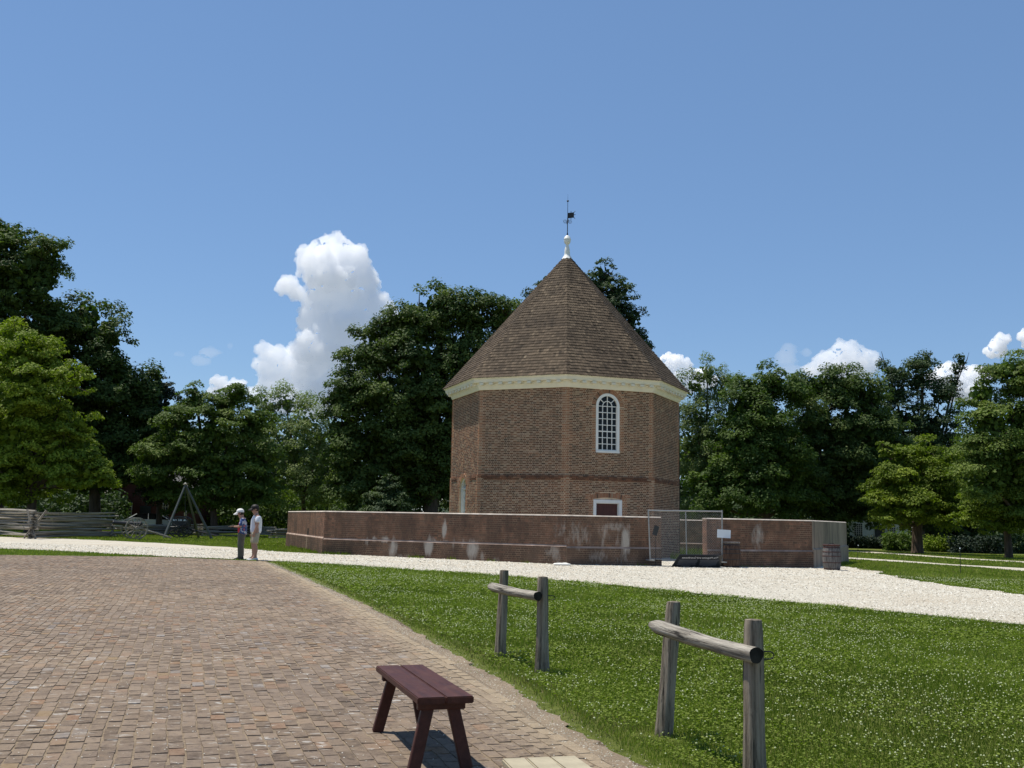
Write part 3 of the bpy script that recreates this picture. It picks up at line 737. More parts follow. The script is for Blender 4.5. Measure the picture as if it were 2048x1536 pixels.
# ------------------------------------------------------------------ the tower
def tower():
    T = empty('magazine_tower', (OC.x, OC.y, 0), label='octagonal brick tower with steep pointed shingle roof and weathervane', cat='building')
    T.location = (0, 0, 0)
    G = -0.35; ZS = Z_SPRING+0.02; BELT0, BELT1 = 3.40, 3.62; LOW = 0.045
    WIN = dict(c=2.272*S_, hw=0.61, z0=5.04*S_, top=8.035*S_)         # arched window outer frame on face 0
    WIN['r'] = WIN['hw']; WIN['spring'] = WIN['top']-WIN['hw']
    DOOR = dict(c=2.277*S_, hw=0.735, top=2.696*S_)                   # flat door frame, face 0
    LD = dict(c=2.36*S_, hw=0.50, spring=3.05)                        # arched side door on face -90
    LD['top'] = LD['spring']+LD['hw']
    AR = 0.235                                                        # arch brick ring width
    def clip0(z, ch):
        out = []
        c = WIN['c']
        if WIN['z0'] < z < WIN['spring']: out.append((c-WIN['hw'], c+WIN['hw']))
        elif WIN['spring'] <= z < WIN['top']+AR:
            h = math.sqrt(max(0, (WIN['r']+AR)**2-(z-WIN['spring'])**2)); out.append((c-h, c+h))
        c = DOOR['c']
        if z < DOOR['top']: out.append((c-DOOR['hw'], c+DOOR['hw']))
        else:
            R0 = 3.6; cz = DOOR['top']+0.10-R0        # segmental arch ring
            rr_ = math.hypot(0, z-cz)
            if z < cz+R0+AR:
                h = math.sqrt(max(0, (R0+AR)**2-(z-cz)**2)); h = min(h, DOOR['hw']+0.12)
                out.append((c-h, c+h))
        return out
    def clipL(z, ch):
        c = LD['c']
        if z < LD['spring']: return [(c-LD['hw'], c+LD['hw'])]
        if z < LD['top']+AR-0.02:
            h = math.sqrt(max(0, (LD['hw']+AR-0.02)**2-(z-LD['spring'])**2)); return [(c-h, c+h)]
        return []
    def tone_t(m, z, hdr, ed, co, c, k):
        if co < 0.26 and (c % 2 == 0 or co < 0.13): return float(np.clip(rng.normal(0.86, 0.06), 0.7, 1)), 0.0
        if ed < 0.24 and ed < co-0.01: return float(np.clip(rng.normal(0.88, 0.07), 0.7, 1)), 0.0
        if hdr: t = rng.normal(0.16, 0.08) if rng.random() < 0.5 else rng.normal(0.62, 0.07)
        else: t = rng.normal(0.27, 0.10) if rng.random() < 0.86 else rng.normal(0.55, 0.08)
        if z < BELT0: t += 0.02
        if BELT0+0.0 < z < BELT1: t = rng.normal(0.36, 0.08)
        return float(np.clip(t, 0.0, 0.78)), 0.0
    st = []; core = Geo()
    for k in range(-180, 180, 45):
        a, e, n, L = oface(RT_, k); TH = 0.3
        # mortar core with the openings left out on the two faces that have them
        def slab(s0, s1, z0, z1, o=0.0, g=core):
            p0, p1 = a+e*s0+n*o, a+e*s1+n*o; q0, q1 = p0-n*TH, p1-n*TH
            V = [(p0.x, p0.y, z0), (p1.x, p1.y, z0), (q1.x, q1.y, z0), (q0.x, q0.y, z0)]; V += [(x, y, z1) for x, y, _ in V]
            g.add(V, [(0, 3, 2, 1), (4, 5, 6, 7), (0, 1, 5, 4), (1, 2, 6, 5), (2, 3, 7, 6), (3, 0, 4, 7)])
        t8 = math.tan(math.radians(22.5))
        def arch_fill(c, hw, spring, top, z1, s0, s1, o=0.0):
            nseg = 14
            for i in range(nseg):
                x0 = -hw+2*hw*i/nseg; x1 = -hw+2*hw*(i+1)/nseg
                za = spring+math.sqrt(max(0, hw*hw-x0*x0)); zb = spring+math.sqrt(max(0, hw*hw-x1*x1))
                p0, p1 = a+e*(c+x0)+n*o, a+e*(c+x1)+n*o; q0, q1 = p0-n*TH, p1-n*TH
                V = [(p0.x, p0.y, za), (p1.x, p1.y, zb), (q1.x, q1.y, zb), (q0.x, q0.y, za), (p0.x, p0.y, z1), (p1.x, p1.y, z1)]
                core.add(V, [(0, 1, 5, 4), (0, 3, 2, 1)])
        if k == 0:
            c, hw = WIN['c'], WIN['hw']; cd, dh = DOOR['c'], DOOR['hw']
            slab(0, L, BELT0+.12, WIN['z0']); slab(0, c-hw, WIN['z0'], ZS); slab(c+hw, L, WIN['z0'], ZS)
            arch_fill(c, hw, WIN['spring'], WIN['top'], ZS, 0, L)
            slab(-LOW*t8, L+LOW*t8, DOOR['top'], BELT0+.12, LOW); slab(-LOW*t8, cd-dh, G, DOOR['top'], LOW); slab(cd+dh, L+LOW*t8, G, DOOR['top'], LOW)
        elif k == -90:
            c, hw = LD['c'], LD['hw']
            slab(0, L, BELT0+.12, ZS)
            slab(-LOW*t8, c-hw, G, LD['top'], LOW); slab(c+hw, L+LOW*t8, G, LD['top'], LOW)
            arch_fill(c, hw, LD['spring'], LD['top'], LD['top']+.001, 0, L, LOW)
            if LD['top'] < BELT0+.12: slab(-LOW*t8, L+LOW*t8, LD['top'], BELT0+.12, LOW)
        else:
            slab(0, L, BELT0+.12, ZS); slab(-LOW*t8, L+LOW*t8, G, BELT0+.12, LOW)
        if k in (-90, -45, 0, 45):
            cl = clip0 if k == 0 else clipL if k == -90 else None
            lay_bricks(st, RT_, k, BELT1, ZS, 0.007, clip=cl, tone_f=tone_t)
            lay_bricks(st, RT_, k, G+0.12 if k >= 0 else 1.1, BELT1, LOW+0.007, clip=cl, tone_f=tone_t, s0=-LOW*t8, s1=L+LOW*t8)
            # belt course: three proud courses with a break beside the quoins
            for c_, (zz, o) in enumerate(((BELT0+.036, LOW+0.03), (BELT0+.112, LOW+0.045), (BELT0+.186, LOW+0.02))):
                x = 0.30
                while x < L-0.32:
                    w_ = 0.222 if rng.random() < 0.7 else 0.108
                    if k == -90 and abs(x+w_/2-LD['c']) < LD['hw']+0.62: x += w_; continue
                    cpos = a+e*(x+w_/2)+n*(o-0.05)
                    st.append((cpos.x, cpos.y, zz, e.x*(w_-.0125)/2, e.y*(w_-.0125)/2, n.x*0.05, n.y*0.05, 0.031, float(np.clip(rng.normal(0.33, .12), 0, .7)), 0.0)); x += w_
                for s_a, s_b in ((0.0, 0.3), (L-0.3, L)):
                    x = s_a
                    while x < s_b-0.03:
                        w_ = min(0.2, s_b-x)
                        cpos = a+e*(x+w_/2)+n*(LOW*0.5+.007-0.05)
                        st.append((cpos.x, cpos.y, zz, e.x*(w_-.0125)/2, e.y*(w_-.0125)/2, n.x*0.05, n.y*0.05, 0.032, 0.86, 0.0)); x += w_
        else:
            lay_bricks(st, RT_, k, 1.2, ZS, LOW+0.007, tone_f=tone_t, course=0.0815)
    core.build('wall', M['mortar'], T)
    def arch_bricks(k, c, cz, r0, r1, a0, a1, nb, o):
        a, e, n, L = oface(RT_, k); g = Geo()
        for i in range(nb):
            t0 = a0+(a1-a0)*(i+0.08)/nb; t1 = a0+(a1-a0)*(i+0.92)/nb
            V = []
            for dd in (o, o-0.06):
                for rr_, tt in ((r0+.01, t0), (r0+.01, t1), (r1-.008, t1), (r1-.008, t0)):
                    p = a+e*(c+rr_*math.cos(tt))+n*dd; V.append((p.x, p.y, cz+rr_*math.sin(tt)))
            F = [(0, 1, 2, 3), (4, 7, 6, 5), (0, 4, 5, 1), (1, 5, 6, 2), (2, 6, 7, 3), (3, 7, 4, 0)]
            t = float(np.clip(rng.normal(0.9, 0.07), 0.7, 1)) if i % 4 else 0.15 if rng.random() < .5 else .85
            g.add(V, F, tone=t, stain=0.0)
        # a mortar backing ring
        return g
    def backing(k, c, cz, r0, r1, a0, a1, o):
        a, e, n, L = oface(RT_, k); g = Geo(); V = []; ns = 20
        for i in range(ns+1):
            t = a0+(a1-a0)*i/ns
            for rr_ in (r0, r1):
                p = a+e*(c+rr_*math.cos(t))+n*o; V.append((p.x, p.y, cz+rr_*math.sin(t)))
        g.add(V, [(2*i, 2*i+1, 2*i+3, 2*i+2) for i in range(ns)]); return g
    for (k, c, cz, r0, r1, a0, a1, nb, o) in ((0, WIN['c'], WIN['spring'], WIN['r'], WIN['r']+AR, math.pi, 0, 31, 0.009), (-90, LD['c'], LD['spring'], LD['hw'], LD['hw']+AR-.02, math.pi, 0, 26, LOW+0.009),
                                    (0, DOOR['c'], DOOR['top']+.10-3.6, 3.6, 3.6+AR, math.pi/2+.238, math.pi/2-.238, 23, LOW+.011)):
        arch_bricks(k, c, cz, r0, r1, a0, a1, nb, o).build('arch_bricks', M['tower_brick'], T)
    build_bricks(st, M['tower_brick'], T)

    # face-local builder of boxes
    def fbox(g, k, s0, s1, z0, z1, o0, o1):
        a, e, n, L = oface(RT_, k)
        V = []
        for z in (z0, z1):
            for s, o in ((s0, o0), (s1, o0), (s1, o1), (s0, o1)):
                p = a+e*s+n*o; V.append((p.x, p.y, z))
        g.add(V, [(0, 1, 2, 3), (4, 7, 6, 5), (0, 4, 5, 1), (1, 5, 6, 2), (2, 6, 7, 3), (3, 7, 4, 0)])
    def ring(g, k, c, cz, r0, r1, o0, o1, a0=0, a1=math.pi, ns=24):
        a, e, n, L = oface(RT_, k); V = []
        for i in range(ns+1):
            t = a0+(a1-a0)*i/ns
            for rr_, o in ((r0, o0), (r1, o0), (r1, o1), (r0, o1)):
                p = a+e*(c+rr_*math.cos(t))+n*o; V.append((p.x, p.y, cz+rr_*math.sin(t)))
        F = [(4*i+j, 4*i+(j+1) % 4, 4*i+4+(j+1) % 4, 4*i+4+j) for i in range(ns) for j in range(4)]
        g.add(V, F)
    def spoke(g, k, c, cz, t, r0, r1, w, o0, o1):
        a, e, n, L = oface(RT_, k); V = []
        for o in (o0, o1):
            for rr_, sd in ((r0, -1), (r1, -1), (r1, 1), (r0, 1)):
                x = rr_*math.cos(t)-sd*w/2*math.sin(t); z = rr_*math.sin(t)+sd*w/2*math.cos(t)
                p = a+e*(c+x)+n*o; V.append((p.x, p.y, cz+z))
        g.add(V, [(0, 1, 2, 3), (4, 7, 6, 5), (0, 4, 5, 1), (1, 5, 6, 2), (2, 6, 7, 3), (3, 7, 4, 0)])

    # arched window -------------------------------------------------
    c, hw, z0, sp = WIN['c'], WIN['hw'], WIN['z0'], WIN['spring']
    f = Geo(); fw = 0.125
    fbox(f, 0, c-hw, c-hw+fw, z0, sp, -0.12, 0.015); fbox(f, 0, c+hw-fw, c+hw, z0, sp, -0.12, 0.015)
    ring(f, 0, c, sp, hw-fw, hw, -0.12, 0.015)
    fbox(f, 0, c-hw, c+hw, z0-0.002, z0+0.09, -0.12, 0.05)
    win = f.build('window', M['white'], T)
    mu = Geo(); iw = hw-fw; mw = 0.034; O0, O1 = -0.10, -0.045
    zb = z0+0.12
    fbox(mu, 0, c-iw, c+iw, zb-0.03, zb+0.03, O0-.01, O1+.02)
    rows = 7; rh = (sp-0.0-zb)/rows
    for i in range(1, rows): 
        w_ = mw*(1.5 if i == 3 else 1); fbox(mu, 0, c-iw+.003, c+iw-.003, zb+rh*i-w_/2, zb+rh*i+w_/2, O0, O1)
    fbox(mu, 0, c-iw+.003, c+iw-.003, sp-mw/2, sp+mw/2, O0, O1)
    for j in (-1, 0, 1):
        fbox(mu, 0, c+j*iw/2-mw/2, c+j*iw/2+mw/2, zb, sp if j else sp+iw-.01, O0+.003, O1+.003)
    ring(mu, 0, c, sp, iw/2-mw/2, iw/2+mw/2, O0+.001, O1+.001)
    for t in (math.radians(42), math.radians(138)): spoke(mu, 0, c, sp, t, iw/2, iw-.005, mw, O0+.002, O1+.002)
    fbox(mu, 0, c-iw, c-iw+.025, zb, sp, O0-.004, O1+.006); fbox(mu, 0, c+iw-.025, c+iw, zb, sp, O0-.004, O1+.006)
    mu.build('muntins', M['white'], win)
    # panes, one by one
    a, e, n, L = oface(RT_, 0)
    for i in range(rows):
        for j in range(4):
            g = Geo(); s0 = c-iw+j*iw/2; fbox(g, 0, s0, s0+iw/2, zb+rh*i, zb+rh*(i+1), -0.088+rnd.uniform(-.003, .003), -0.083)
            g.build('pane', M['glass'], win)
    for (t0, t1, r0, r1) in [(0, 42, iw/2, iw), (42, 90, iw/2, iw), (90, 138, iw/2, iw), (138, 180, iw/2, iw), (0, 90, 0.0, iw/2), (90, 180, 0.0, iw/2)]:
        g = Geo(); ring(g, 0, c, sp, r0+.001, r1, -0.088, -0.083, math.radians(t0), math.radians(t1), 8); g.build('pane', M['glass'], win)
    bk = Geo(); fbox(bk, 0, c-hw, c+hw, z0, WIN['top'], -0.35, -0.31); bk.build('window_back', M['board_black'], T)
    # front door ----------------------------------------------------
    c, hw, tp = DOOR['c'], DOOR['hw'], DOOR['top']
    g = Geo(); fw = 0.15
    fbox(g, 0, c-hw, c-hw+fw, G, tp-.14, -0.12, LOW+0.02); fbox(g, 0, c+hw-fw, c+hw, G, tp-.14, -0.12, LOW+0.02); fbox(g, 0, c-hw, c+hw, tp-.14, tp, -0.12, LOW+0.022)
    fbox(g, 0, c-hw+fw, c-hw+fw+.03, G, tp-.17, -.12, -.02); fbox(g, 0, c+hw-fw-.03, c+hw-fw, G, tp-.17, -.12, -.02); fbox(g, 0, c-hw+fw, c+hw-fw, tp-.17, tp-.14, -.12, -.02)
    g.build('door_frame', M['white'], T)
    g = Geo(); fbox(g, 0, c-hw+fw, c+hw-fw, G, tp-.14, -.15, -.08); dr = g.build('door', M['door_red'], T)
    g = Geo()
    x = c-hw+fw+.02
    while x < c+hw-fw-.1: fbox(g, 0, x, x+.13, G, tp-.16, -.08, -.07); x += .14
    g.build('plank', M['door_red'], dr)
    # lime infill over the flat door
    g = Geo(); fbox(g, 0, c-hw+.02, c+hw-.02, tp+.002, tp+.035, LOW-.01, LOW+.009); g.build('lintel', M['coping'], T)
    # side door -----------------------------------------------------
    c, hw, sp = LD['c'], LD['hw'], LD['spring']
    g = Geo(); fw = .1
    fbox(g, -90, c-hw, c-hw+fw, G, sp, -.28, -.04); fbox(g, -90, c+hw-fw, c+hw, G, sp, -.28, -.04); ring(g, -90, c, sp, hw-fw, hw, -.28, -.04)
    fbox(g, -90, c-hw+fw, c+hw-fw, sp-.05, sp, -.27, -.1)
    g.build('door_frame', M['white'], T)
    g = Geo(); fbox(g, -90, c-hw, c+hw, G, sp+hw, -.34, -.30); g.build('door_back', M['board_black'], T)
    g = Geo()
    for j in (-.36, -.12, .12, .36): fbox(g, -90, c+j-.025, c+j+.025, 1.0, sp-.05, -.24, -.17)
    for i in range(5): fbox(g, -90, c-hw+fw, c+hw-fw, 1.1+.42*i, 1.15+.42*i, -.235, -.175)
    dr = g.build('door', M['white'], T)
    g = Geo(); fbox(g, -90, c-hw+fw, c+hw-fw, 1.0, sp, -.215, -.205); g.build('pane', M['glass'], dr)

    # cornice -------------------------------------------------------
    def oct_band(prof, mat, name):
        g = Geo(); V = []
        for k in range(-180, 180, 45):
            for (r_, z) in prof:
                p = overt(r_, k); V.append((p.x, p.y, z))
        m_ = len(prof); F = []
        for i in range(8):
            j = (i+1) % 8
            for q in range(m_):
                q2 = (q+1) % m_
                F.append((i*m_+q, j*m_+q, j*m_+q2, i*m_+q2))
        g.add(V, F); return g.build(name, mat, T)
    # radii below are vertex radii
    zE = Z_EAVE
    oct_band([(RE-.5, zE-.03), (RE+.02, zE-.03), (RE+.02, zE-.075), (RE-.05, zE-.13), (RE-.09, zE-.27), (RE-.13, zE-.29), (RE-.5, zE-.29)], M['cream'], 'cornice')
    oct_band([(RT_-.05, zE-.294), (RT_+.17, zE-.294), (RT_+.15, zE-.40), (RT_+.10, zE-.52), (RT_+.06, zE-.60), (RT_-.05, zE-.60)], M['cream'], 'bed_mould')
    for k in range(-180, 180, 45):
        a, e, n, L = oface(RT_, k); nb = 9
        for i in range(nb):
            s = L*(i+0.5)/nb
            g = Geo(); fbox(g, k, s-.095, s+.095, zE-.40, zE-.296, .10, .40) 
            g.build('modillion', M['cream'], T)
    # roof ----------------------------------------------------------
    Rr = RE+0.06; z0 = zE-.05; ap = Vector((OC.x, OC.y, Z_APEX+.02))
    rf = Geo(); V = [tuple((*overt(Rr-.02, k), z0)) for k in range(-180, 180, 45)]+[(ap.x, ap.y, ap.z-.05)]
    rf.add(V, [(i, (i+1) % 8, 8) for i in range(8)]); rf.add(V[:8], [tuple(reversed(range(8)))])
    roof = rf.build('roof', M['shingles'], T)
    sh = Geo(); rows = 46
    VV = []; FA = []; FB = []; tn_a = []; tn_b = []
    for k in range(-180, 180, 45):
        a2, b2 = overt(Rr, k), overt(Rr, k+45)
        a = Vector((a2.x, a2.y, z0)); b = Vector((b2.x, b2.y, z0)); m = (a+b)/2; e = (b-a).normalized()
        upv = (ap-m); SL = upv.length; upv.normalize(); nn = e.cross(upv).normalized()
        if nn.z < 0: nn = -nn
        L = (b-a).length; ex_ = SL/rows
        wj = 0
        for r_ in range(rows):
            s0 = r_*ex_; half = L/2*(1-s0/SL); half_top = L/2*(1-min(1, (s0+ex_*1.0)/SL))
            w = 0.128; x = -half-w*(0.5 if r_ % 2 else 0)+rng.uniform(-.01, .01)
            rowtone = rng.normal(0, .05)
            while x < half:
                ww = w*rng.uniform(.86, 1.14); lo = max(x, -half-0.015); hi = min(x+ww-.006, half+0.015); x += ww
                if hi-lo < .03: continue
                drop = rng.normal(0, .008); lift = .027+rng.normal(0, .005)
                mid = (lo+hi)/2; hwid = (hi-lo)/2
                lot = max(lo, -half_top-.01); hit = min(hi, half_top+.01)
                if hit < lot: lot = hit = max(-half_top, min(half_top, mid))
                bot = [(lo, .034), (lo+hwid*.3, .008), (mid-hwid*.35, 0), (mid+hwid*.35, 0), (hi-hwid*.3, .008), (hi, .034)]
                pts = []
                for (px_, dy) in bot: pts.append(m+e*px_+upv*(s0-.03+dy+drop)+nn*lift)
                pts.append(m+e*hit+upv*(s0+ex_*1.02)+nn*.002); pts.append(m+e*lot+upv*(s0+ex_*1.02)+nn*.002)
                low = [m+e*px_+upv*(s0-.03+dy+drop)+nn*(-.002) for (px_, dy) in bot]
                base = len(VV); VV += [tuple(p) for p in pts+low]
                FA.append(tuple(base+i for i in range(8)))
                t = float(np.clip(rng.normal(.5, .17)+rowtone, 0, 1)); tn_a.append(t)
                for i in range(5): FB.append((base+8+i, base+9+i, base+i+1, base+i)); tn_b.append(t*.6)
                FB.append((base+8, base+0, base+7, base+7)) if False else None
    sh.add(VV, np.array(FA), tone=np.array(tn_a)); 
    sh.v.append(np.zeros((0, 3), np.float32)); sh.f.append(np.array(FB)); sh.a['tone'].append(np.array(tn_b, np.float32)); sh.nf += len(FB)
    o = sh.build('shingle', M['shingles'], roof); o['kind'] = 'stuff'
    # finial and weathervane ---------------------------------------
    g = Geo(); az = Z_APEX
    g.lathe([(.30, -.30), (.22, -.16), (.16, -.07), (.15, 0.0)], 16, (ap.x, ap.y, az)); g.build('roof_cap', M['white'], T, True)
    g = Geo()
    g.lathe([(.15, -.02), (.15, .04), (.14, .20), (.115, .34), (.075, .47), (.08, .52), (.12, .56), (.165, .63), (.185, .72), (.18, .78), (.195, .80), (.195, .82), (.18, .835), (.165, .90), (.12, .97), (.06, 1.01), (.03, 1.03)], 20, (ap.x, ap.y, az))
    fin = g.build('finial', M['white'], T, True)
    g = Geo(); zr = az+1.0
    P = lambda dx, z: (ap.x+dx, ap.y, z)
    top = az+3.33
    g.tube([P(0, zr), P(0, zr+.15)], [.045, .03], 8); g.tube([P(0, zr), P(0, zr+1.0)], .022, 8); g.tube([P(0, zr+1.0), P(.0, az+2.95)], .013, 8); g.tube([P(0, az+2.95), P(0, top)], [.008, .002], 6)
    vane = g.build('weathervane', M['iron'], T)
    g = Geo(); g.ball(P(0, az+2.92), (.06, .06, .05), 8); g.build('ball', M['iron'], vane)
    g = Geo(); c1 = az+2.12
    for (V4) in [[(0.01, c1-.16), (.34, c1-.11), (.34, c1+.18), (.01, c1+.14)]]:
        V = [(ap.x+x, ap.y-.01, z) for x, z in V4]+[(ap.x+x, ap.y+.01, z) for x, z in V4]
        g.add(V, [(0, 1, 2, 3), (7, 6, 5, 4), (0, 4, 5, 1), (1, 5, 6, 2), (2, 6, 7, 3), (3, 7, 4, 0)])
    for (x0, z0_, x1, z1) in [(.18, c1+.15, .18, c1+.25), (.33, c1+.17, .41, c1+.25), (.34, c1+.05, .42, c1+.05), (.33, c1-.1, .40, c1-.16), (.18, c1-.13, .18, c1-.23)]:
        g.tube([P(x0, z0_), P(x1, z1)], [.016, .016], 6)
    g.build('flag', M['iron'], vane)
    g = Geo()
    for ang in (0.2, math.pi/2+.2, math.pi+.2, 1.5*math.pi+.2):
        dx, dy = math.cos(ang), math.sin(ang); cz = zr+.78
        for rr_ in (.095, .05):
            pts = [(ap.x+dx*(.14+rr_*math.cos(t)), ap.y+dy*(.14+rr_*math.cos(t)), cz+rr_*math.sin(t)) for t in np.linspace(0, 2*math.pi, 17)]
            g.tube(pts, .008, 5, cap=False)
    g.build('scroll', M['iron'], vane)
    # lightning conductor down the right rear
    g = Geo(); p = on_face(RT_, 45, 4.45, 0, .06)
    g.tube([(p.x, p.y, 0), (p.x, p.y, ZS-.3)], .015, 5); g.build('conductor', M['iron'], T)
tower()

# ------------------------------------------------------------------ bench
def bench():
    a = gpt(-0.355, 6.32); b = gpt(-0.770, 7.63)      # near and far end of the seat's centre line
    d = (b-a).to_2d(); L = d.length; mid = (a+b)/2
    t = empty('bench', (mid.x, mid.y, mid.z), math.atan2(d.y, d.x), label='dark maroon backless wooden bench on the brick paving', cat='bench')
    H, T, W = 0.445, 0.042, 0.345
    def plank(y0, y1, nm):
        bm = bmesh.new(); bmesh.ops.create_cube(bm, size=1)
        for v in bm.verts: v.co = Vector((v.co.x*L, (y0+y1)/2+v.co.y*(y1-y0), H-T/2+v.co.z*T))
        bmesh.ops.bevel(bm, geom=bm.edges[:], offset=0.006, segments=2, affect='EDGES')
        me = bpy.data.meshes.new(nm); bm.to_mesh(me); bm.free(); link(nm, me, M['bench'], t)
    plank(-W/2, -0.003, 'plank'); plank(0.003, W/2, 'plank')
    def bbox(name, c, size, rot=None, bev=0.005):
        bm = bmesh.new(); bmesh.ops.create_cube(bm, size=1)
        for v in bm.verts: v.co = Vector((v.co.x*size[0], v.co.y*size[1], v.co.z*size[2]))
        bmesh.ops.bevel(bm, geom=bm.edges[:], offset=bev, segments=1, affect='EDGES')
        mt = Matrix.Translation(c) @ (rot.to_4x4() if rot else Matrix.Identity(4)); bm.transform(mt)
        me = bpy.data.meshes.new(name); bm.to_mesh(me); bm.free(); return link(name, me, M['bench'], t)
    for s in (-1, 1):
        bbox('crosspiece', (s*(L/2-0.12), 0, H-T-0.0245), (0.05, W-0.05, 0.047))
        for q in (-1, 1):
            top = Vector((s*(L/2-0.14), q*0.075, H-T-.02)); foot = Vector((s*(L/2-0.10), q*0.165, 0.004))
            dd = top-foot; rot = dd.to_track_quat('Z', 'X').to_matrix()
            m = (top+foot)/2
            # square leg section
            zax = dd.normalized(); xax = Vector((1, 0, 0))-zax*zax.x; xax.normalize(); yax = zax.cross(xax)
            rot = Matrix((xax, yax, zax)).transposed()
            bbox('leg', m, (0.042, 0.075, dd.length), rot)
    # worn edge slot mark
bench()

# ------------------------------------------------------------------ hitching rails
def post_mesh(h, r, seed, lean=(0, 0), sq=0.25):
    r0 = random.Random(seed); n = 28; m = 34; g = Geo(); V = []
    ph = [r0.uniform(0, 6.28) for _ in range(6)]
    grooves = [(r0.uniform(0, 6.28), r0.uniform(.05, .12)) for _ in range(6)]
    for i in range(m):
        z = -0.15+(h+0.15)*i/(m-1)
        rr = r*(1.0+0.07*math.sin(z*3.5+ph[0])+0.035*math.sin(z*10+ph[1]))*(1.06-0.10*z/h)*(1+.12*math.exp(-max(z, 0)*9))
        if i == m-1: rr *= 0.93
        for k in range(n):
            t = 2*math.pi*k/n
            q = 1+0.06*math.cos(2*t+ph[2])+0.045*math.cos(3*t+ph[3]+z*1.3)+0.03*math.cos(5*t+ph[4]+z*2)+r0.gauss(0, .012)
            for gt, gw in grooves:
                dt = abs((t-gt+math.pi) % (2*math.pi)-math.pi)
                if dt < gw*2.2: q -= 0.15*(1-dt/(gw*2.2))*(0.6+.4*math.sin(z*6+gt))
            V.append((rr*q*math.cos(t)+lean[0]*z, rr*q*math.sin(t)+lean[1]*z, z))
    g.add(V, [(i*n+k, i*n+(k+1) % n, (i+1)*n+(k+1) % n, (i+1)*n+k) for i in range(m-1) for k in range(n)])
    top = V[-n:]; cx = sum(p[0] for p in top)/n; cy = sum(p[1] for p in top)/n
    g.add(top+[(cx, cy, top[0][2]+.006)], [(k, (k+1) % n, n) for k in range(n)])
    return g
def hitch(label, pf, pn, h, r, rail_far, rail_near, rr, seed, lean0):
    mid = (pf+pn)/2
    t = empty('hitching_rail', (0, 0, 0), label=label, cat='hitching rail', group='hitching rails on the clover lawn')
    for i, (p, ln) in enumerate(((pf, (lean0, 0)), (pn, (0.0, 0)))):
        g = post_mesh(h, r*(0.94 if i == 0 else 1.0), seed+i, ln)
        o = g.build('post', M['post_wood'], t, True); o.location = p
        # tie ring on the right side
        g = Geo(); z = h-0.21; d = Vector((1, 0.15, 0)).normalized()
        c = Vector((r*0.95+ln[0]*z, 0, z)) 
        pts = [c+d*x+Vector((0, 0, zz)) for x, zz in ((-.03, .022), (.045, .022), (.062, .015), (.07, 0), (.062, -.015), (.045, -.022), (-.03, -.022))]
        g.tube(pts, .0045, 6); q = g.build('tie_ring', M['iron'], o)
    d = (rail_near-rail_far); L = d.length; r0 = random.Random(seed+7); n = 18; m = 20; V = []
    x = d.normalized(); y = Vector((0, 0, 1)).cross(x).normalized(); z = x.cross(y)
    ph = [r0.uniform(0, 6.28) for _ in range(6)]
    g = Geo()
    for i in range(m):
        s = L*i/(m-1)-L/2
        rad = rr*(1+.05*math.sin(s*4+ph[0])+.03*math.sin(s*11+ph[1]))
        if i == 0: rad *= .55
        if i == 1: rad *= .92
        for k in range(n):
            t_ = 2*math.pi*k/n; q = 1+.06*math.cos(3*t_+ph[2]+s)+.04*math.cos(5*t_+ph[3]-s*2)+r0.gauss(0, .012)
            V.append((s-(0.0 if i else .0), rad*q*math.cos(t_), rad*q*math.sin(t_)+.012*math.sin(s*2.2+ph[4])))
    g.add(V, [(i*n+k, (i+1)*n+k, (i+1)*n+(k+1) % n, i*n+(k+1) % n) for i in range(m-1) for k in range(n)])
    g.add(V[:n], [tuple(range(n))])
    o = g.build('rail', M['rail_wood'], t, True)
    mt = Matrix((x, y, z)).transposed().to_4x4(); o.matrix_world = Matrix.Translation((rail_far+rail_near)/2) @ mt
    g = Geo(); g.add(V[-n:], [tuple(reversed(range(n)))])
    e = g.build('rail_end', M['end_grain'], o)
    return t
PF, PN = ground(1001, 1310), ground(1083, 1343)
hitch('smaller, farther grey hitching rail on the lawn, nearest the tower', PF, PN, 0.945, 0.062, at(982, 1170, PF.y-0.02)+Vector((-.01, -.12, 0)), at(1076, 1193, PN.y-0.17), 0.048, 3, .025)
PF2, PN2 = ground(1328, 1468), ground(1510, 1562)
hitch('larger, nearer weathered hitching rail at the bottom right of the lawn', PF2, PN2, 0.94, 0.060, at(1300, 1248, PF2.y-0.03)+Vector((0, -.10, 0)), at(1513, 1309, PN2.y-0.13), 0.048, 31, .075)

# ------------------------------------------------------------------ stone slabs at the foot of the steps
t = empty('stone_step', (0, 0, 0), label='pale tan stone step slabs at the bottom edge of the paving', cat='step')
d_e = Vector((math.cos(math.radians(14)), math.sin(math.radians(14)), 0))
base = ground(1000, 1527)
for i in range(3):
    w = (0.150, 0.155, 0.17, 0.15)[i]; off = (0, 0.158, 0.327, 0.495)[i]
    bm = bmesh.new(); bmesh.ops.create_cube(bm, size=1)
    for v in bm.verts: v.co = Vector((v.co.x*w, v.co.y*0.5, v.co.z*0.07))
    bmesh.ops.bevel(bm, geom=bm.edges[:], offset=0.008, segments=2, affect='EDGES')
    me = bpy.data.meshes.new('slab'); bm.to_mesh(me); bm.free()
    o = link('slab', me, M['tan_stone'], t); c = base+Vector((0.14, -0.24, 0.0))+d_e*off
    o.location = c; o.rotation_euler = (0, 0, math.radians(14)+rnd.uniform(-.02, .02))

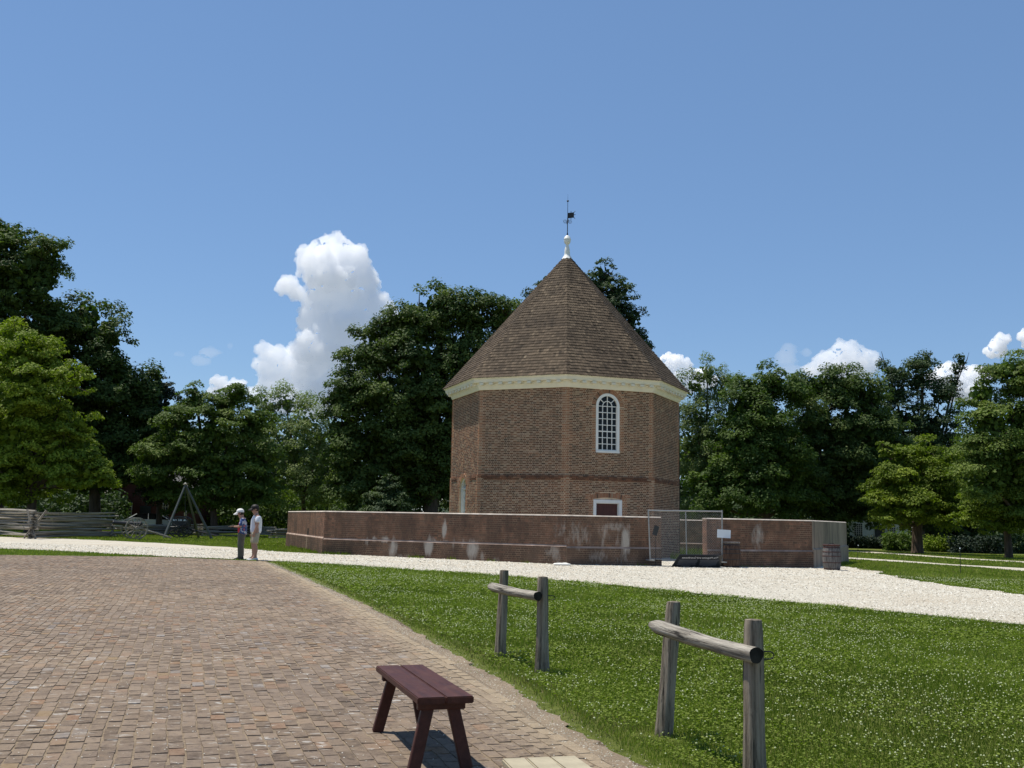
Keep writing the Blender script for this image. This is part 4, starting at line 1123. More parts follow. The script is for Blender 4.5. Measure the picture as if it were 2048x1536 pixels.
# ------------------------------------------------------------------ barrels
def barrel(loc, rz, wood, hoopm, label, lidm, handle=True, lid_tilt=0.0):
    t = empty('barrel', loc, rz, label=label, cat='barrel')
    H, R0, R1 = 0.96, 0.295, 0.355; ns = 18
    def rad(z): u = (z/H-.5)*2; return R1-(R1-R0)*u*u
    for i in range(ns):
        g = Geo(); V = []; m = 7
        for j in range(m):
            z = H*j/(m-1); r_ = rad(z)
            a0 = 2*math.pi*(i+.03)/ns; a1 = 2*math.pi*(i+.97)/ns
            for (rr_, aa) in ((r_, a0), (r_+.004, (a0+a1)/2), (r_, a1), (r_-.03, a1), (r_-.03, a0)): V.append((rr_*math.cos(aa), rr_*math.sin(aa), z))
        g.add(V, [(j*5+q, j*5+(q+1) % 5, (j+1)*5+(q+1) % 5, (j+1)*5+q) for j in range(m-1) for q in range(5)])
        g.add(V[-5:], [(0, 1, 2, 3, 4)]); g.build('stave', wood, t)
    for z, w in ((.03, .035), (.28 if handle else .3, .03), (.53, .03), (.69, .035), (.86, .035)):
        g = Geo(); prof = [(rad(z)+.004, z), (rad(z)+.010, z+.003), (rad(z+w)+.010, z+w-.003), (rad(z+w)+.004, z+w)]
        g.lathe(prof, 36, cap=False); g.build('hoop', hoopm, t)
    g = Geo(); g.lathe([(R0-.03, H-.08), (R0+.03, H-.02), (R0+.045, H), (R0+.045, H+.025), (R0+.02, H+.03), (0.001, H+.03)], 36, cap=False)
    lid = g.build('lid', lidm, t)
    if handle:
        g = Geo(); g.tube([(x, 0, H+.03+.05*math.sqrt(max(0, 1-(x/.14)**2))) for x in np.linspace(-.14, .14, 11)], .011, 6); g.build('handle', M['iron'], lid)
    else:
        lid.rotation_euler = (0, 0, 0)
    return t
B1 = ground(1664, 1140); barrel(B1, 0.3, M['barrel_wood'], M['hoop'], 'grey weathered barrel with lid handle standing by the wall corner', M['hoop'])
B2 = ground(1463, 1128); B2 = Vector((B2.x, B2.y, B2.z)); 
fr = ray(1463, 1100)
aF, eF, nF, LF = oface(RW, 0)
# stand the dark barrel just in front of the wall
tt = (aF+nF*0.52).dot(nF)/(Vector((fr.x, fr.y)).dot(nF)); B2 = gpt(fr.x*tt, fr.y*tt)
barrel(B2, 0.1, M['barrel_wood_brown'], M['iron'], 'dark brown barrel against the wall beside the wire fence panel', M['barrel_wood'], handle=False)
# ------------------------------------------------------------------ chain link panel across the gap
def fence_panel():
    t = empty('chain_link_panel', (0, 0, 0), label='temporary galvanised chain link fence panel closing the gap in the wall', cat='fence')
    o = 0.42
    def fp(u, v): 
        d = ray(u, v); q = (aF+nF*o).dot(nF)/(Vector((d.x, d.y)).dot(nF)); return Vector((d.x*q, d.y*q, EYE+d.z*q))
    c00, c10, c01, c11 = fp(1300.5, 1121), fp(1444.5, 1125), fp(1296.5, 1021), fp(1444, 1023)
    zb = float(gz(c00.x, c00.y))+.05
    def pole(a, b, r, nm='pole'): g = Geo(); g.tube([a, b], r, 8); return g.build(nm, M['galv'], t)
    pole(c00, c01+Vector((0, 0, .05)), .028); pole(c10, c11+Vector((0, 0, .05)), .028)
    m0, m1 = c00.lerp(c10, .5), c01.lerp(c11, .5); pole(m0, m1, .022)
    pole(c01, c11, .028, 'rail'); pole(c00+Vector((0, 0, .06)), c10+Vector((0, 0, .06)), .02, 'rail')
    W = (c10-c00).to_2d().length; e = Vector(((c10-c00).x, (c10-c00).y, 0)).normalized(); Hh = (c01.z-c00.z)-.06
    g = Geo(); org = c00+Vector((0, 0, .06)); sp = 0.10; n3 = Vector((nF.x, nF.y, 0))
    for dirn in (1, -1):
        c = -Hh
        while c < W:
            if dirn == 1: x0, x1 = c, c+Hh
            else: x0, x1 = c+Hh, c
            # line from (x0,0) to (x1,Hh), clipped to 0..W
            def cut(x0, x1):
                t0, t1 = 0.0, 1.0; dx = x1-x0
                for lim, sg in ((0, 1), (W, -1)):
                    v0 = sg*(x0-lim); v1 = sg*(x1-lim)
                    if v0 < 0 and v1 < 0: return None
                    if v0 < 0: t0 = max(t0, -v0/(v1-v0))
                    if v1 < 0: t1 = min(t1, v0/(v0-v1))
                return (t0, t1) if t1 > t0 else None
            q = cut(x0, x1)
            if q:
                A = org+e*(x0+(x1-x0)*q[0])+Vector((0, 0, Hh*q[0]))+n3*.004*dirn; B = org+e*(x0+(x1-x0)*q[1])+Vector((0, 0, Hh*q[1]))+n3*.004*dirn
                g.tube([A, B], .0024, 4, cap=False)
            c += sp
    g.build('wire_mesh', M['galv'], t)
    g = Geo()
    for c in (c00, c10): g.box(c+Vector((0, 0, .02)), (.5, .12, .05), Matrix(((nF.x, e.x, 0), (nF.y, e.y, 0), (0, 0, 1))))
    g.build('foot', M['galv'], t)
    mm = Matrix(((e.x, nF.x, 0), (e.y, nF.y, 0), (0, 0, 1)))
    # white board fixed to the right hand pole
    b = fp(1446.5, 1067.5)+n3*.05; g = Geo(); g.box((0, 0, 0), (.60, .018, .32)); s = g.build('notice_board', M['board_white']); s.matrix_world = Matrix.Translation(b) @ (mm @ Matrix.Rotation(math.radians(2.5), 3, 'Y')).to_4x4()
    tag(s, 'blank white board hung on the right pole of the wire fence', 'sign')
    # small black tilted sign on a thin stake
    b = fp(1309.5, 1061)+n3*.08; st_ = empty('stake_sign', (0, 0, 0), label='small tilted black sign on a thin stake at the fence left end', cat='sign')
    g = Geo(); g.box((0, 0, 0), (.20, .015, .37)); s = g.build('board', M['board_black'], st_); s.matrix_world = Matrix.Translation(b) @ (mm @ Matrix.Rotation(math.radians(17), 3, 'Y')).to_4x4()
    g = Geo()
    for zz, w in ((.10, .12), (.03, .13), (-.03, .12), (-.12, .05)): g.box((0, -.0095+.0, zz), (w, .002, .012))
    q = g.build('printed_line', M['text_grey'], s)
    g = Geo(); f0 = Vector((b.x, b.y, float(gz(b.x, b.y)))); g.tube([f0, b], .01, 6); g.build('stake', M['iron'], st_)
    # slanted dark interpretive panel on the ground
    b = fp(1379, 1109)+n3*.45; b.z = float(gz(b.x, b.y))
    s = empty('sign_panel', b, 0, label='wide dark leaning sign reading The Magazine and Guardhouse', cat='sign')
    s.matrix_world = Matrix.Translation(b) @ mm.to_4x4() @ Matrix.Rotation(math.radians(-42), 4, 'X')
    n_sign = -1 if (mm @ Vector((0, 1, 0))).y > 0 else 1
    bpy.context.view_layer.update()
    Ws, Hs = 1.98, .66
    g = Geo()
    V = [(-Ws/2-.06, 0), (Ws/2+.10, 0), (Ws/2-.05, Hs), (-Ws/2+.06, Hs)]
    g.add([(x, 0.012, z) for x, z in V]+[(x, -.012, z) for x, z in V], [(0, 1, 2, 3), (7, 6, 5, 4), (0, 4, 5, 1), (1, 5, 6, 2), (2, 6, 7, 3), (3, 7, 4, 0)])
    g.build('board', M['board_black'], s)
    return s, mm
SGN, MM = fence_panel()
def text_obj(body, size, parent, mat, loc, rot):
    cu = bpy.data.curves.new('lettering', 'FONT'); cu.body = body; cu.size = size; cu.align_x = 'CENTER'; cu.align_y = 'CENTER'; cu.extrude = .002
    o = bpy.data.objects.new('tmp', cu); COL.objects.link(o); bpy.context.view_layer.update()
    me = bpy.data.meshes.new_from_object(o.evaluated_get(bpy.context.evaluated_depsgraph_get())); bpy.data.objects.remove(o)
    me.name = 'lettering'; me.materials.clear(); q = link('lettering', me, mat, parent); q.location = loc; q.rotation_euler = rot; return q
# face of the panel that looks at the camera: local +Y or -Y
nf3 = (MM @ Vector((0, 1, 0)))
sgn = 1 if nf3.dot(Vector((nF.x, nF.y, 0))) > 0 else -1
text_obj('The Magazine and Guardhouse', .125, SGN, M['text_white'], (0, sgn*.014, .51), (math.pi/2, 0, math.pi if sgn > 0 else 0))
g = Geo()
for col in range(2):
    for i in range(9):
        w = rnd.uniform(.72, .84) if i < 8 else .4
        g.box(((-.46 if col == 0 else .46)+(0), sgn*.0145, .40-.038*i), (w, .002, .018))
g.build('printed_line', M['text_grey'], SGN)

# ------------------------------------------------------------------ sandbag
sb = ground(1124, 1131)
g = Geo(); V = []; n = 14; m = 15
for i in range(m):
    u = i/(m-1)*2-1; w = (1-abs(u)**3.2)**.5 if abs(u) < 1 else 0; w = max(w, .12)
    for k in range(n):
        t_ = 2*math.pi*k/n; z = .065*w*math.sin(t_)*(1+.1*math.sin(5*u)); y = .15*w*math.cos(t_)
        V.append((u*.33, y, max(z, -.03)+.035+.006*math.sin(9*u+3*t_)))
g.add(V, [(i*n+k, (i+1)*n+k, (i+1)*n+(k+1) % n, i*n+(k+1) % n) for i in range(m-1) for k in range(n)])
g.add(V[:n], [tuple(range(n))]); g.add(V[-n:], [tuple(reversed(range(n)))])
o = g.build('sandbag', M['sack'], None, True); o.location = sb; o.rotation_euler = (0, 0, -.1); tag(o, 'white sandbag lying on the gravel at the wall foot', 'sandbag')

# ------------------------------------------------------------------ thin marker stakes on the far right lawn
for (u, v, ut, vt, lab) in ((1714, 1121, 1716.5, 1091, 'thin dark marker stake just right of the wall end'), (1921, 1147, 1920, 1097, 'thin dark marker stake standing alone out on the right lawn')):
    p = ground(u, v); q = at(ut, vt, p.y); t = empty('marker_stake', p, label=lab, cat='stake', group='marker stakes on the right lawn')
    g = Geo(); g.tube([(0, 0, 0), tuple(q-p)], [.012, .010], 6); g.build('rod', M['iron'], t)
    g = Geo(); g.ball(tuple(q-p), .028, 6); g.build('knob', M['board_white'], t)

# ------------------------------------------------------------------ split rail worm fence
def worm_fence():
    t = empty('worm_fence', (0, 0, 0), label='zigzag fence of stacked grey split rails along the left path', cat='fence')
    r0 = random.Random(77)
    P1 = gpt(-28.0, 55.5); 
    corners = [gpt(-35.6, 50.0), gpt(-31.2, 60.6), gpt(-24.7, 54.0), gpt(-23.6, 61.8), gpt(-26.0, 68.5), gpt(-23.8, 75), gpt(-21.2, 71.5), gpt(-18.9, 76), gpt(-16.4, 72.4), gpt(-13.9, 76.4), gpt(-11.5, 72.8), gpt(-9, 76)]
    meshes = []
    for v in range(8):
        g = Geo(); V = []; m = 9; n = 6; ph = r0.uniform(0, 6)
        for i in range(m):
            s = i/(m-1)-.5
            for k in range(n):
                a = 2*math.pi*k/n+ph; rr_ = (.072 if k % 2 else .092)*(1-.25*abs(s)*2)*r0.uniform(.88, 1.12)
                V.append((s, rr_*math.cos(a)+.03*math.sin(s*5+ph), rr_*math.sin(a)*.85+.035*math.sin(s*4+ph*2)))
        g.add(V, [(i*n+k, (i+1)*n+k, (i+1)*n+(k+1) % n, i*n+(k+1) % n) for i in range(m-1) for k in range(n)])
        g.add(V[:n], [tuple(range(n))]); g.add(V[-n:], [tuple(reversed(range(n)))])
        me = g.mesh('rail'); me.materials.append(M['split_rail']); meshes.append(me)
    for ci, (a, b) in enumerate(zip(corners[:-1], corners[1:])):
        lay = 10 if ci < 3 else 5
        d = (b-a).normalized()
        # long near sides are made of two overlapping lengths
        for j in range(lay):
            z = .09+j*.142+(0.07 if ci % 2 else 0)
            e0, e1 = r0.uniform(.1, .7), r0.uniform(.1, .7)
            A = a-d*e0; B = b+d*e1; L = (B-A).length
            j_tilt = r0.gauss(0, .010)
            o = bpy.data.objects.new('rail', r0.choice(meshes)); COL.objects.link(o); o.parent = t
            c = (A+B)/2; yaw = math.atan2(d.y, d.x)+r0.gauss(0, .012)
            o.location = (c.x, c.y, float(gz(c.x, c.y))+z+r0.gauss(0, .02)); o.rotation_euler = (r0.uniform(0, 6.28), j_tilt, yaw); o.scale = (L, 1, 1)
    # crossed stakes at the near corners
    for c in corners[2:3]:
        for s in (-1, 1):
            pass
            o = bpy.data.objects.new('stake', meshes[0]); COL.objects.link(o); o.parent = t
            o.location = (c.x+s*.1, c.y, c.z+.75); o.rotation_euler = (0, -math.pi/2+s*.55, .5*s); o.scale = (1.75, .9, .9)
worm_fence()

# ------------------------------------------------------------------ tall pole tripod
def tripod():
    apex = at(371, 969, 64.0); t = empty('pole_tripod', (0, 0, 0), label='tall tripod of three dark poles behind the worm fence', cat='tripod')
    feet = [gpt(at(328, 1070, 62.5).x, 62.5), gpt(at(424, 1070, 64.5).x, 64.5), gpt(at(398, 1062, 67.5).x, 67.5)]
    for f in feet:
        g = Geo(); g.tube([f, apex+(apex-f).normalized()*.12], [.085, .055], 8); g.build('pole', M['steel_grey_paint'], t)
    g = Geo(); g.tube([apex+Vector((-.12, -.05, .0)), apex+Vector((.12, -.05, .02))], .05, 6); g.build('lashing', M['rope'], t)
    g = Geo(); g.tube([apex-Vector((0, 0, .1)), apex+Vector((.05, 0, -1.2)), apex+Vector((.17, 0, -2.3))], .018, 5); g.build('chain', M['iron'], t)
tripod()

# ------------------------------------------------------------------ wheels, cart and gun carriage
def wheel(parent, loc, rz, R, mat, ns=12):
    w = empty('wheel', (0, 0, 0)); w.parent = parent
    g = Geo(); n = 28
    g.lathe([(R, -.03), (R, .03), (R-.07, .03), (R-.07, -.03), (R, -.03)], n, cap=False)
    g.lathe([(.09, -.11), (.11, -.05), (.11, .05), (.09, .11)], 12)
    for k in range(ns):
        a = 2*math.pi*k/ns; g.tube([(.09*math.cos(a), .09*math.sin(a), 0), ((R-.05)*math.cos(a), (R-.05)*math.sin(a), 0)], .022, 5, cap=False)
    COL.objects.unlink(w); bpy.data.objects.remove(w)
    o = g.build('wheel', mat, parent); o.location = loc; o.rotation_euler = (math.pi/2, 0, rz); return o
grey_wood = M['split_rail']
c = gpt(at(272, 1065, 58.5).x, 58.5)
t = empty('cannon_carriage', c, .5, label='grey wooden wheeled gun carriage with long trail behind the fence', cat='cannon')
wheel(t, (-.1, -.75, .62), .05, .62, grey_wood); wheel(t, (-.1, .75, .62), -.05, .62, grey_wood)
g = Geo(); g.box((0, 0, .62), (.14, 1.5, .14)); g.build('axle', grey_wood, t)
g = Geo(); g.tube([(-.3, -.16, .75), (1.9, -.08, .12)], [.09, .06], 6); g.tube([(-.3, .16, .75), (1.9, .08, .12)], [.09, .06], 6); g.build('trail', grey_wood, t)
g = Geo(); g.lathe([(.05, -.42), (.13, -.38), (.15, -.30), (.13, -.1), (.115, .5), (.10, 1.1), (.12, 1.14), (.10, 1.18)], 16); o = g.build('barrel', M['iron'], t, True); o.location = (-.1, 0, .86); o.rotation_euler = (0, -math.pi/2+.05, 0)
c = gpt(at(362, 1068, 66).x, 66)
t = empty('black_limber', c, .1, label='black two wheeled cart with chest standing under the pole tripod', cat='cart')
wheel(t, (0, -.8, .68), 0, .68, M['iron']); wheel(t, (0, .8, .68), 0, .68, M['iron'])
g = Geo(); g.box((0, 0, .62), (.16, 1.6, .16)); g.build('axle', M['iron'], t)
g = Geo(); g.box((0, 0, .98), (.95, 1.1, .42)); g.build('chest', M['board_black'], t)
g = Geo(); 
for x in (-.32, 0, .32): g.box((x, -.556, 1.10), (.22, .012, .10))
g.build('label', M['board_white'], t)
g = Geo(); g.tube([(.3, 0, .6), (2.2, 0, .15)], .06, 6); g.build('pole', M['iron'], t)

# ------------------------------------------------------------------ parked car behind the fence
def car():
    c = gpt(at(292, 1062, 82).x, 82)
    t = empty('parked_car', c, math.radians(4), label='white car parked behind the left worm fence', cat='car')
    L, W = 4.5, 1.8
    side = [(-2.2, .35), (-2.25, .62), (-2.2, .85), (-1.9, .93), (-1.0, 1.0), (-.95, 1.0), (1.6, 1.0), (2.15, .92), (2.25, .6), (2.2, .35)]
    g = Geo(); V = []
    for y, k in ((-.90, 0), (-.86, 1), (.86, 1), (.90, 0)):
        V += [(x*(.985 if k == 0 else 1), y, z if k == 0 else z+(.0)) for x, z in side]
    n = len(side)
    V = [(x, y, z) for y in (-.9, .9) for x, z in side]
    g.add(V, [(i, i+1, n+i+1, n+i) for i in range(n-1)]+[(n-1, 0, n, 2*n-1)]); g.add(V[:n], [tuple(range(n))]); g.add(V[n:], [tuple(reversed(range(n)))])
    o = g.build('body', M['car_white'], t)
    m = o.modifiers.new('bevel', 'BEVEL'); m.width = .08; m.segments = 3
    cab = [(-1.25, .99), (-.55, 1.40), (.2, 1.47), (1.2, 1.42), (1.85, .99)]
    n = len(cab); V = [(x, y*(1 if z < 1.1 else .84), z) for y in (-.84, .84) for x, z in cab]
    g = Geo(); g.add(V, [(i, i+1, n+i+1, n+i) for i in range(n-1)]); g.add(V[:n], [tuple(range(n))]); g.add(V[n:], [tuple(reversed(range(n)))]); g.build('window', M['glass'], t)
    g = Geo(); V = [(x, y, z) for y in (-.70, .70) for x, z in ((-.5, 1.44), (.2, 1.495), (1.15, 1.445))]
    g.add(V, [(0, 1, 4, 3), (1, 2, 5, 4), (0, 3, 4, 1), (1, 4, 5, 2)]); g.build('roof', M['glass'], t)
    g = Geo()
    for x, z, x2, z2 in ((-1.28, 1.0, -.58, 1.42), (1.2, 1.44, 1.86, 1.0), (.35, 1.0, .3, 1.45)): g.tube([(x, -.86, z), (x2, -.73, z2)], .03, 5)
    g.build('pillar', M['car_white'], t)
    for x in (-1.4, 1.4):
        for y in (-.85, .85):
            g = Geo(); g.lathe([(.0, -.1), (.24, -.1), (.33, -.08), (.33, .08), (.24, .1), (0, .1)], 20, cap=False); o = g.build('tyre', M['rubber'], t); o.location = (x, y, .33); o.rotation_euler = (math.pi/2, 0, 0)
            g = Geo(); g.lathe([(.0, -.105), (.2, -.105), (.21, -.09)], 14, cap=False); q = g.build('rim', M['galv'], o)
    for y in (-.7, .7):
        g = Geo(); g.ball((-2.2, y, .72), (.06, .14, .07), 8); g.build('headlight', M['board_white'], t)
car()

# ------------------------------------------------------------------ houses
def gabled(name, label, loc, rz, W, D, H, RH, wallm, roofm, ov=.35, boards=True, windows=(), doors=(), chimney=None, trim=None):
    t = empty(name, loc, rz, label=label, cat='house'); trim = trim or M['white']
    g = Geo(); g.prism([(-W/2, -D/2), (W/2, -D/2), (W/2, D/2), (-W/2, D/2)], -.5, H)
    for y in (-D/2, D/2): g.add([(-W/2, y, H), (W/2, y, H), (0, y, H+RH)], [(0, 1, 2)])
    w = g.build('wall', wallm, t)
    if boards:
        g = Geo(); z = 0.1
        while z < H+RH-.15:
            hw = W/2 if z < H else W/2*(1-(z-H)/RH)
            for y, s in ((-D/2, -1), (D/2, 1)):
                g.add([(-hw, y+s*.03, z), (hw, y+s*.03, z), (hw, y+s*.003, z+.155), (-hw, y+s*.003, z+.155), (-hw, y, z), (hw, y, z)], [(0, 1, 2, 3), (4, 5, 1, 0)])
            if z < H-.1:
                for x, s in ((-W/2, -1), (W/2, 1)):
                    g.add([(x+s*.03, -D/2, z), (x+s*.03, D/2, z), (x+s*.003, D/2, z+.155), (x+s*.003, -D/2, z+.155), (x, -D/2, z), (x, D/2, z)], [(0, 1, 2, 3), (4, 5, 1, 0)])
            z += .16
        q = g.build('weatherboard', wallm, w); q['kind'] = 'stuff'
    g = Geo(); th = .12
    for s in (-1, 1):
        e = Vector((s*(W/2+ov), H-ov*RH/(W/2))); r_ = Vector((0, H+RH+.04))
        V = [(e.x, -D/2-ov, e.y), (0, -D/2-ov, r_.y), (0, D/2+ov, r_.y), (e.x, D/2+ov, e.y)]; V += [(x, y, z+th) for x, y, z in V]
        g.add(V, [(0, 1, 2, 3), (4, 7, 6, 5), (0, 4, 5, 1), (1, 5, 6, 2), (2, 6, 7, 3), (3, 7, 4, 0)])
    rf = g.build('roof', roofm, t)
    g = Geo()
    for s in (-1, 1):
        for y in (-D/2-ov-.03, D/2+ov+.03): g.tube([(s*(W/2+ov), y, H-ov*RH/(W/2)+.02), (0, y, H+RH+.06)], .09, 4)
    g.build('rake_board', trim, t)
    g = Geo()
    for x in (-W/2, W/2):
        for y in (-D/2, D/2): g.box((x, y, H/2), (.16, .16, H))
    g.build('corner_board', trim, t)
    for (side, c, z0, z1, ww) in windows:
        y = -D/2-.035; f = Geo()
        if side == 'f': P = lambda x, z, o=0: (x, y-o, z)
        g = Geo(); g.box((c, y-.01, (z0+z1)/2), (ww+.16, .06, z1-z0+.16)); fr = g.build('window', trim, t)
        g = Geo(); g.box((c, y-.045, (z0+z1)/2), (ww, .02, z1-z0)); g.build('pane', M['glass'], fr)
        g = Geo()
        for i in range(1, 4): g.box((c-ww/2+ww*i/4, y-.062, (z0+z1)/2), (.03, .016, z1-z0))
        for i in range(1, 6): g.box((c, y-.064, z0+(z1-z0)*i/6), (ww, .016, .03))
        g.build('muntin', trim, fr)
    for (c, z1, ww) in doors:
        g = Geo(); g.box((c, -D/2-.05, z1/2), (ww, .06, z1)); g.build('door', M['board_black'], t)
    if chimney:
        g = Geo(); g.box((chimney[0], chimney[1], H+RH), (.8, .8, 2.0)); g.box((chimney[0], chimney[1], H+RH+1.0), (.95, .95, .18)); g.build('chimney', M['wall_brick'], rf)
    return t
hp = gpt(at(336, 1050, 94).x, 94)
gabled('red_house', 'dark red weatherboard house half hidden behind the left trees', hp, -.12, 7.2, 9, 3.1, 2.6, M['house_red'], M['shingle_grey'], windows=(('f', -1.7, .9, 2.3, .8), ('f', 1.6, .9, 2.3, .8)), doors=((0, 2.1, 1.0),), trim=M['coping'])
hp = gpt(at(868, 1040, 92).x, 92)
gabled('white_outbuilding', 'small white boarded gable showing behind the wall left of the tower', hp+Vector((.6, 0, 0)), .15, 3.4, 4.5, 1.9, 1.5, M['house_white'], M['shingle_grey'])
hp = gpt(at(1722, 1085, 108).x, 108)
gabled('white_house', 'white weatherboard house behind the trees right of the wall', hp, .06, 6.2, 8, 3.0, 2.4, M['house_white'], M['shingle_grey'], windows=(('f', -1.9, 1.2, 2.4, .8), ('f', 1.5, 1.0, 2.3, .8)), doors=((.3, 2.2, 1.0),))

# ------------------------------------------------------------------ trees
def rand_dirs(n, r):
    v = r.normal(size=(n, 3)); return v/np.linalg.norm(v, axis=1, keepdims=True)
def leaves(g, C, Nn, size, tone, r, aspect=0.55):
    n = len(C)
    t = np.cross(Nn, rand_dirs(n, r)); t /= np.linalg.norm(t, axis=1, keepdims=True)+1e-9
    b = np.cross(Nn, t); s = size[:, None]
    fold = Nn*s*0.12
    V = np.stack([C+t*s, C+b*s*aspect+fold, C-t*s, C-b*s*aspect+fold], 1).reshape(-1, 3)
    g.add(V, np.arange(4*n).reshape(-1, 4), tone=tone)
LEAFN = [0]
def tree(name, label, D, base_u, lobes, mat, ls=.2, rc=1.0, cov=1.0, trunk=.3, style='round', seed=0, group=None, cat='tree', tone0=.5, trunk_to=None, gap=0.0, inner=1.0, base_v=None, limb_vis=True, spread=1.0):
    r = np.random.default_rng(seed); k = D/PX; ls = ls*.67; cov = cov*.87
    bx = at(base_u, 1050, D); root = gpt(bx.x, D)
    T = empty(name, root, label=label, cat=cat, group=group)
    R0 = np.array(root)
    g = Geo(); tr = Geo(); cents = []
    for lb in lobes:
        u, v, ru, rv = lb[:4]; dd = lb[4] if len(lb) > 4 else 0.0
        c = np.array(at(u, v, D+dd))-R0; rx, rz = ru*k, rv*k; ry = (rx*.6+rz*.4)*spread
        cents.append((c, rx, ry, rz))
        p = 1.6; A = 4*math.pi*(((rx*ry)**p+(rx*rz)**p+(ry*rz)**p)/3)**(1/p)
        rcl = min(rc, .5*min(rx, rz)+.15)
        nc = max(5, int(A*1.15*(1-gap)/(math.pi*rcl*rcl)))
        d = rand_dirs(nc, r)
        # fewer clumps on the far side, none missing on the near side
        keep = (d[:, 1] < .35) | (r.random(nc) < .32); d = d[keep]; nc = len(d)
        f = r.uniform(.72, 1.12, nc)[:, None]
        P = c+d*np.array([rx, ry, rz])*f
        crad = rcl*r.uniform(.5, 1.35, nc)
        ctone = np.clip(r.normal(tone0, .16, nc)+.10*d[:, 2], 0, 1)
        nl = np.maximum(8, (cov*math.pi*crad**2/(ls*ls*.55)).astype(int))
        idx = np.repeat(np.arange(nc), nl); m = len(idx)
        q = rand_dirs(m, r); q[:, 2] = np.where(q[:, 2] < -.2, -q[:, 2]*r.uniform(-.6, 1, m), q[:, 2])
        rad = crad[idx]*r.uniform(.35, 1.08, m)**.7
        sq = {'round': (1, 1, .8), 'flat': (1.15, 1.15, .52), 'spray': (1.1, 1.1, .55), 'tall': (.8, .8, 1.15)}[style]
        L = P[idx]+q*rad[:, None]*np.array(sq)
        if style == 'flat': L[:, 2] -= .22*(rad**2)
        L += np.stack([.12*np.sin(L[:, 2]*3+seed), .1*np.sin(L[:, 0]*4), .16*np.sin(L[:, 0]*2.3+L[:, 1]*2)], 1)
        nn = q*.55+d[idx]*.35+np.array([0, 0, .55])+r.normal(0, .45, (m, 3)); nn /= np.linalg.norm(nn, axis=1, keepdims=True)
        tone = np.clip(ctone[idx]+r.normal(0, .13, m), 0, 1)
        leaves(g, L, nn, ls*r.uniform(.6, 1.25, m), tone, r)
        # inner mass
        if inner > 0:
            big = ls*2.1; n2 = int(inner*1.9*math.pi*rx*rz*.6/(big*big*.55))
            q = rand_dirs(n2, r)*(r.uniform(.1, .70, n2)[:, None])
            L = c+q*np.array([rx, ry, rz]); nn = rand_dirs(n2, r)
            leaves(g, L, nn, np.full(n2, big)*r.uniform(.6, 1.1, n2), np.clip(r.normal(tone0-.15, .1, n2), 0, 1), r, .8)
        # twigs reaching into the clumps
        if limb_vis:
            pick = r.choice(nc, min(nc, 7), replace=False)
            for i in pick:
                a = Vector(c); b = Vector(P[i]); md = a.lerp(b, .5)+Vector(r.normal(0, .12, 3))
                tr.tube([a, md, b], [trunk*.16, trunk*.1, trunk*.03], 4, cap=False)
        LEAFN[0] += m
    top = min(c[0][2] for c in cents); hi = max(cents, key=lambda c: c[0][2]-abs(c[0][0])*.3)
    fork = max(1.4, min(top*.75, 4.5)) if trunk_to is None else trunk_to
    lean = hi[0][0]*.12
    pts = [Vector((0, 0, -.3)), Vector((0, 0, .25)), Vector((lean*.4, 0, fork*.5)), Vector((lean, 0, fork)), Vector((hi[0][0]*.6, hi[0][1]*.5, (fork+hi[0][2])/2)), Vector(hi[0])]
    tr.tube(pts, [trunk*1.5, trunk*1.12, trunk, trunk*.9, trunk*.6, trunk*.2], 10)
    for (c, rx, ry, rz) in cents:
        if c is hi[0]: continue
        s = Vector((lean, 0, fork*r.uniform(.85, 1.25))); e = Vector(c); md = s.lerp(e, .5)+Vector((0, 0, -.08*(e-s).length))
        tr.tube([s, md, e], [trunk*.55, trunk*.35, trunk*.12], 6, cap=False)
    tr.build('trunk', M['bark'], T, True)
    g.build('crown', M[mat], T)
    return T

RG = 'trees standing behind the fence and the wall'
# left side
tree('tall_tree', 'very tall dark green tree cut off by the left picture edge', 76, -10, [(-20, 560, 95, 120), (62, 560, 62, 95, -1), (10, 480, 42, 48), (95, 520, 34, 40), (40, 690, 110, 80), (-30, 700, 80, 110), (110, 640, 40, 50), (60, 830, 110, 110)], 'leaf_oak', .20, 1.0, 1.0, .5, 'spray', 101, RG, tone0=.42, gap=.08, inner=1.7)
tree('dark_tree', 'dense dark green tree stepping down right of the tallest left tree', 79, 190, [(165, 650, 48, 70), (205, 690, 48, 70, -1), (120, 700, 50, 60), (235, 770, 50, 80, -1), (180, 800, 75, 90), (265, 800, 36, 62), (300, 850, 40, 75), (235, 900, 80, 80), (305, 790, 26, 40), (170, 940, 80, 70)], 'leaf_oak', .22, 1.05, 1.0, .42, 'round', 102, RG, tone0=.33, inner=1.7)
tree('bright_tree', 'bright yellow green young tree in front at the far left', 67, 60, [(40, 700, 58, 55, -1), (15, 690, 35, 40), (92, 705, 26, 38), (60, 780, 88, 62, -1), (130, 765, 48, 38, -1.5), (150, 860, 32, 38, -1), (40, 870, 95, 80), (125, 905, 62, 50, -1), (30, 960, 110, 55), (165, 950, 58, 34, -1.5), (205, 955, 26, 24, -1.5), (-60, 800, 60, 120)], 'leaf_bright', .17, .8, .95, .3, 'spray', 103, RG, tone0=.5)
tree('conifer', 'dark conifer tip rising between the left trees', 80, 318, [(316, 752, 10, 14), (322, 778, 24, 20), (318, 815, 34, 34), (325, 870, 44, 50), (320, 940, 52, 60)], 'needles', .2, .8, 1.0, .22, 'flat', 104, RG)
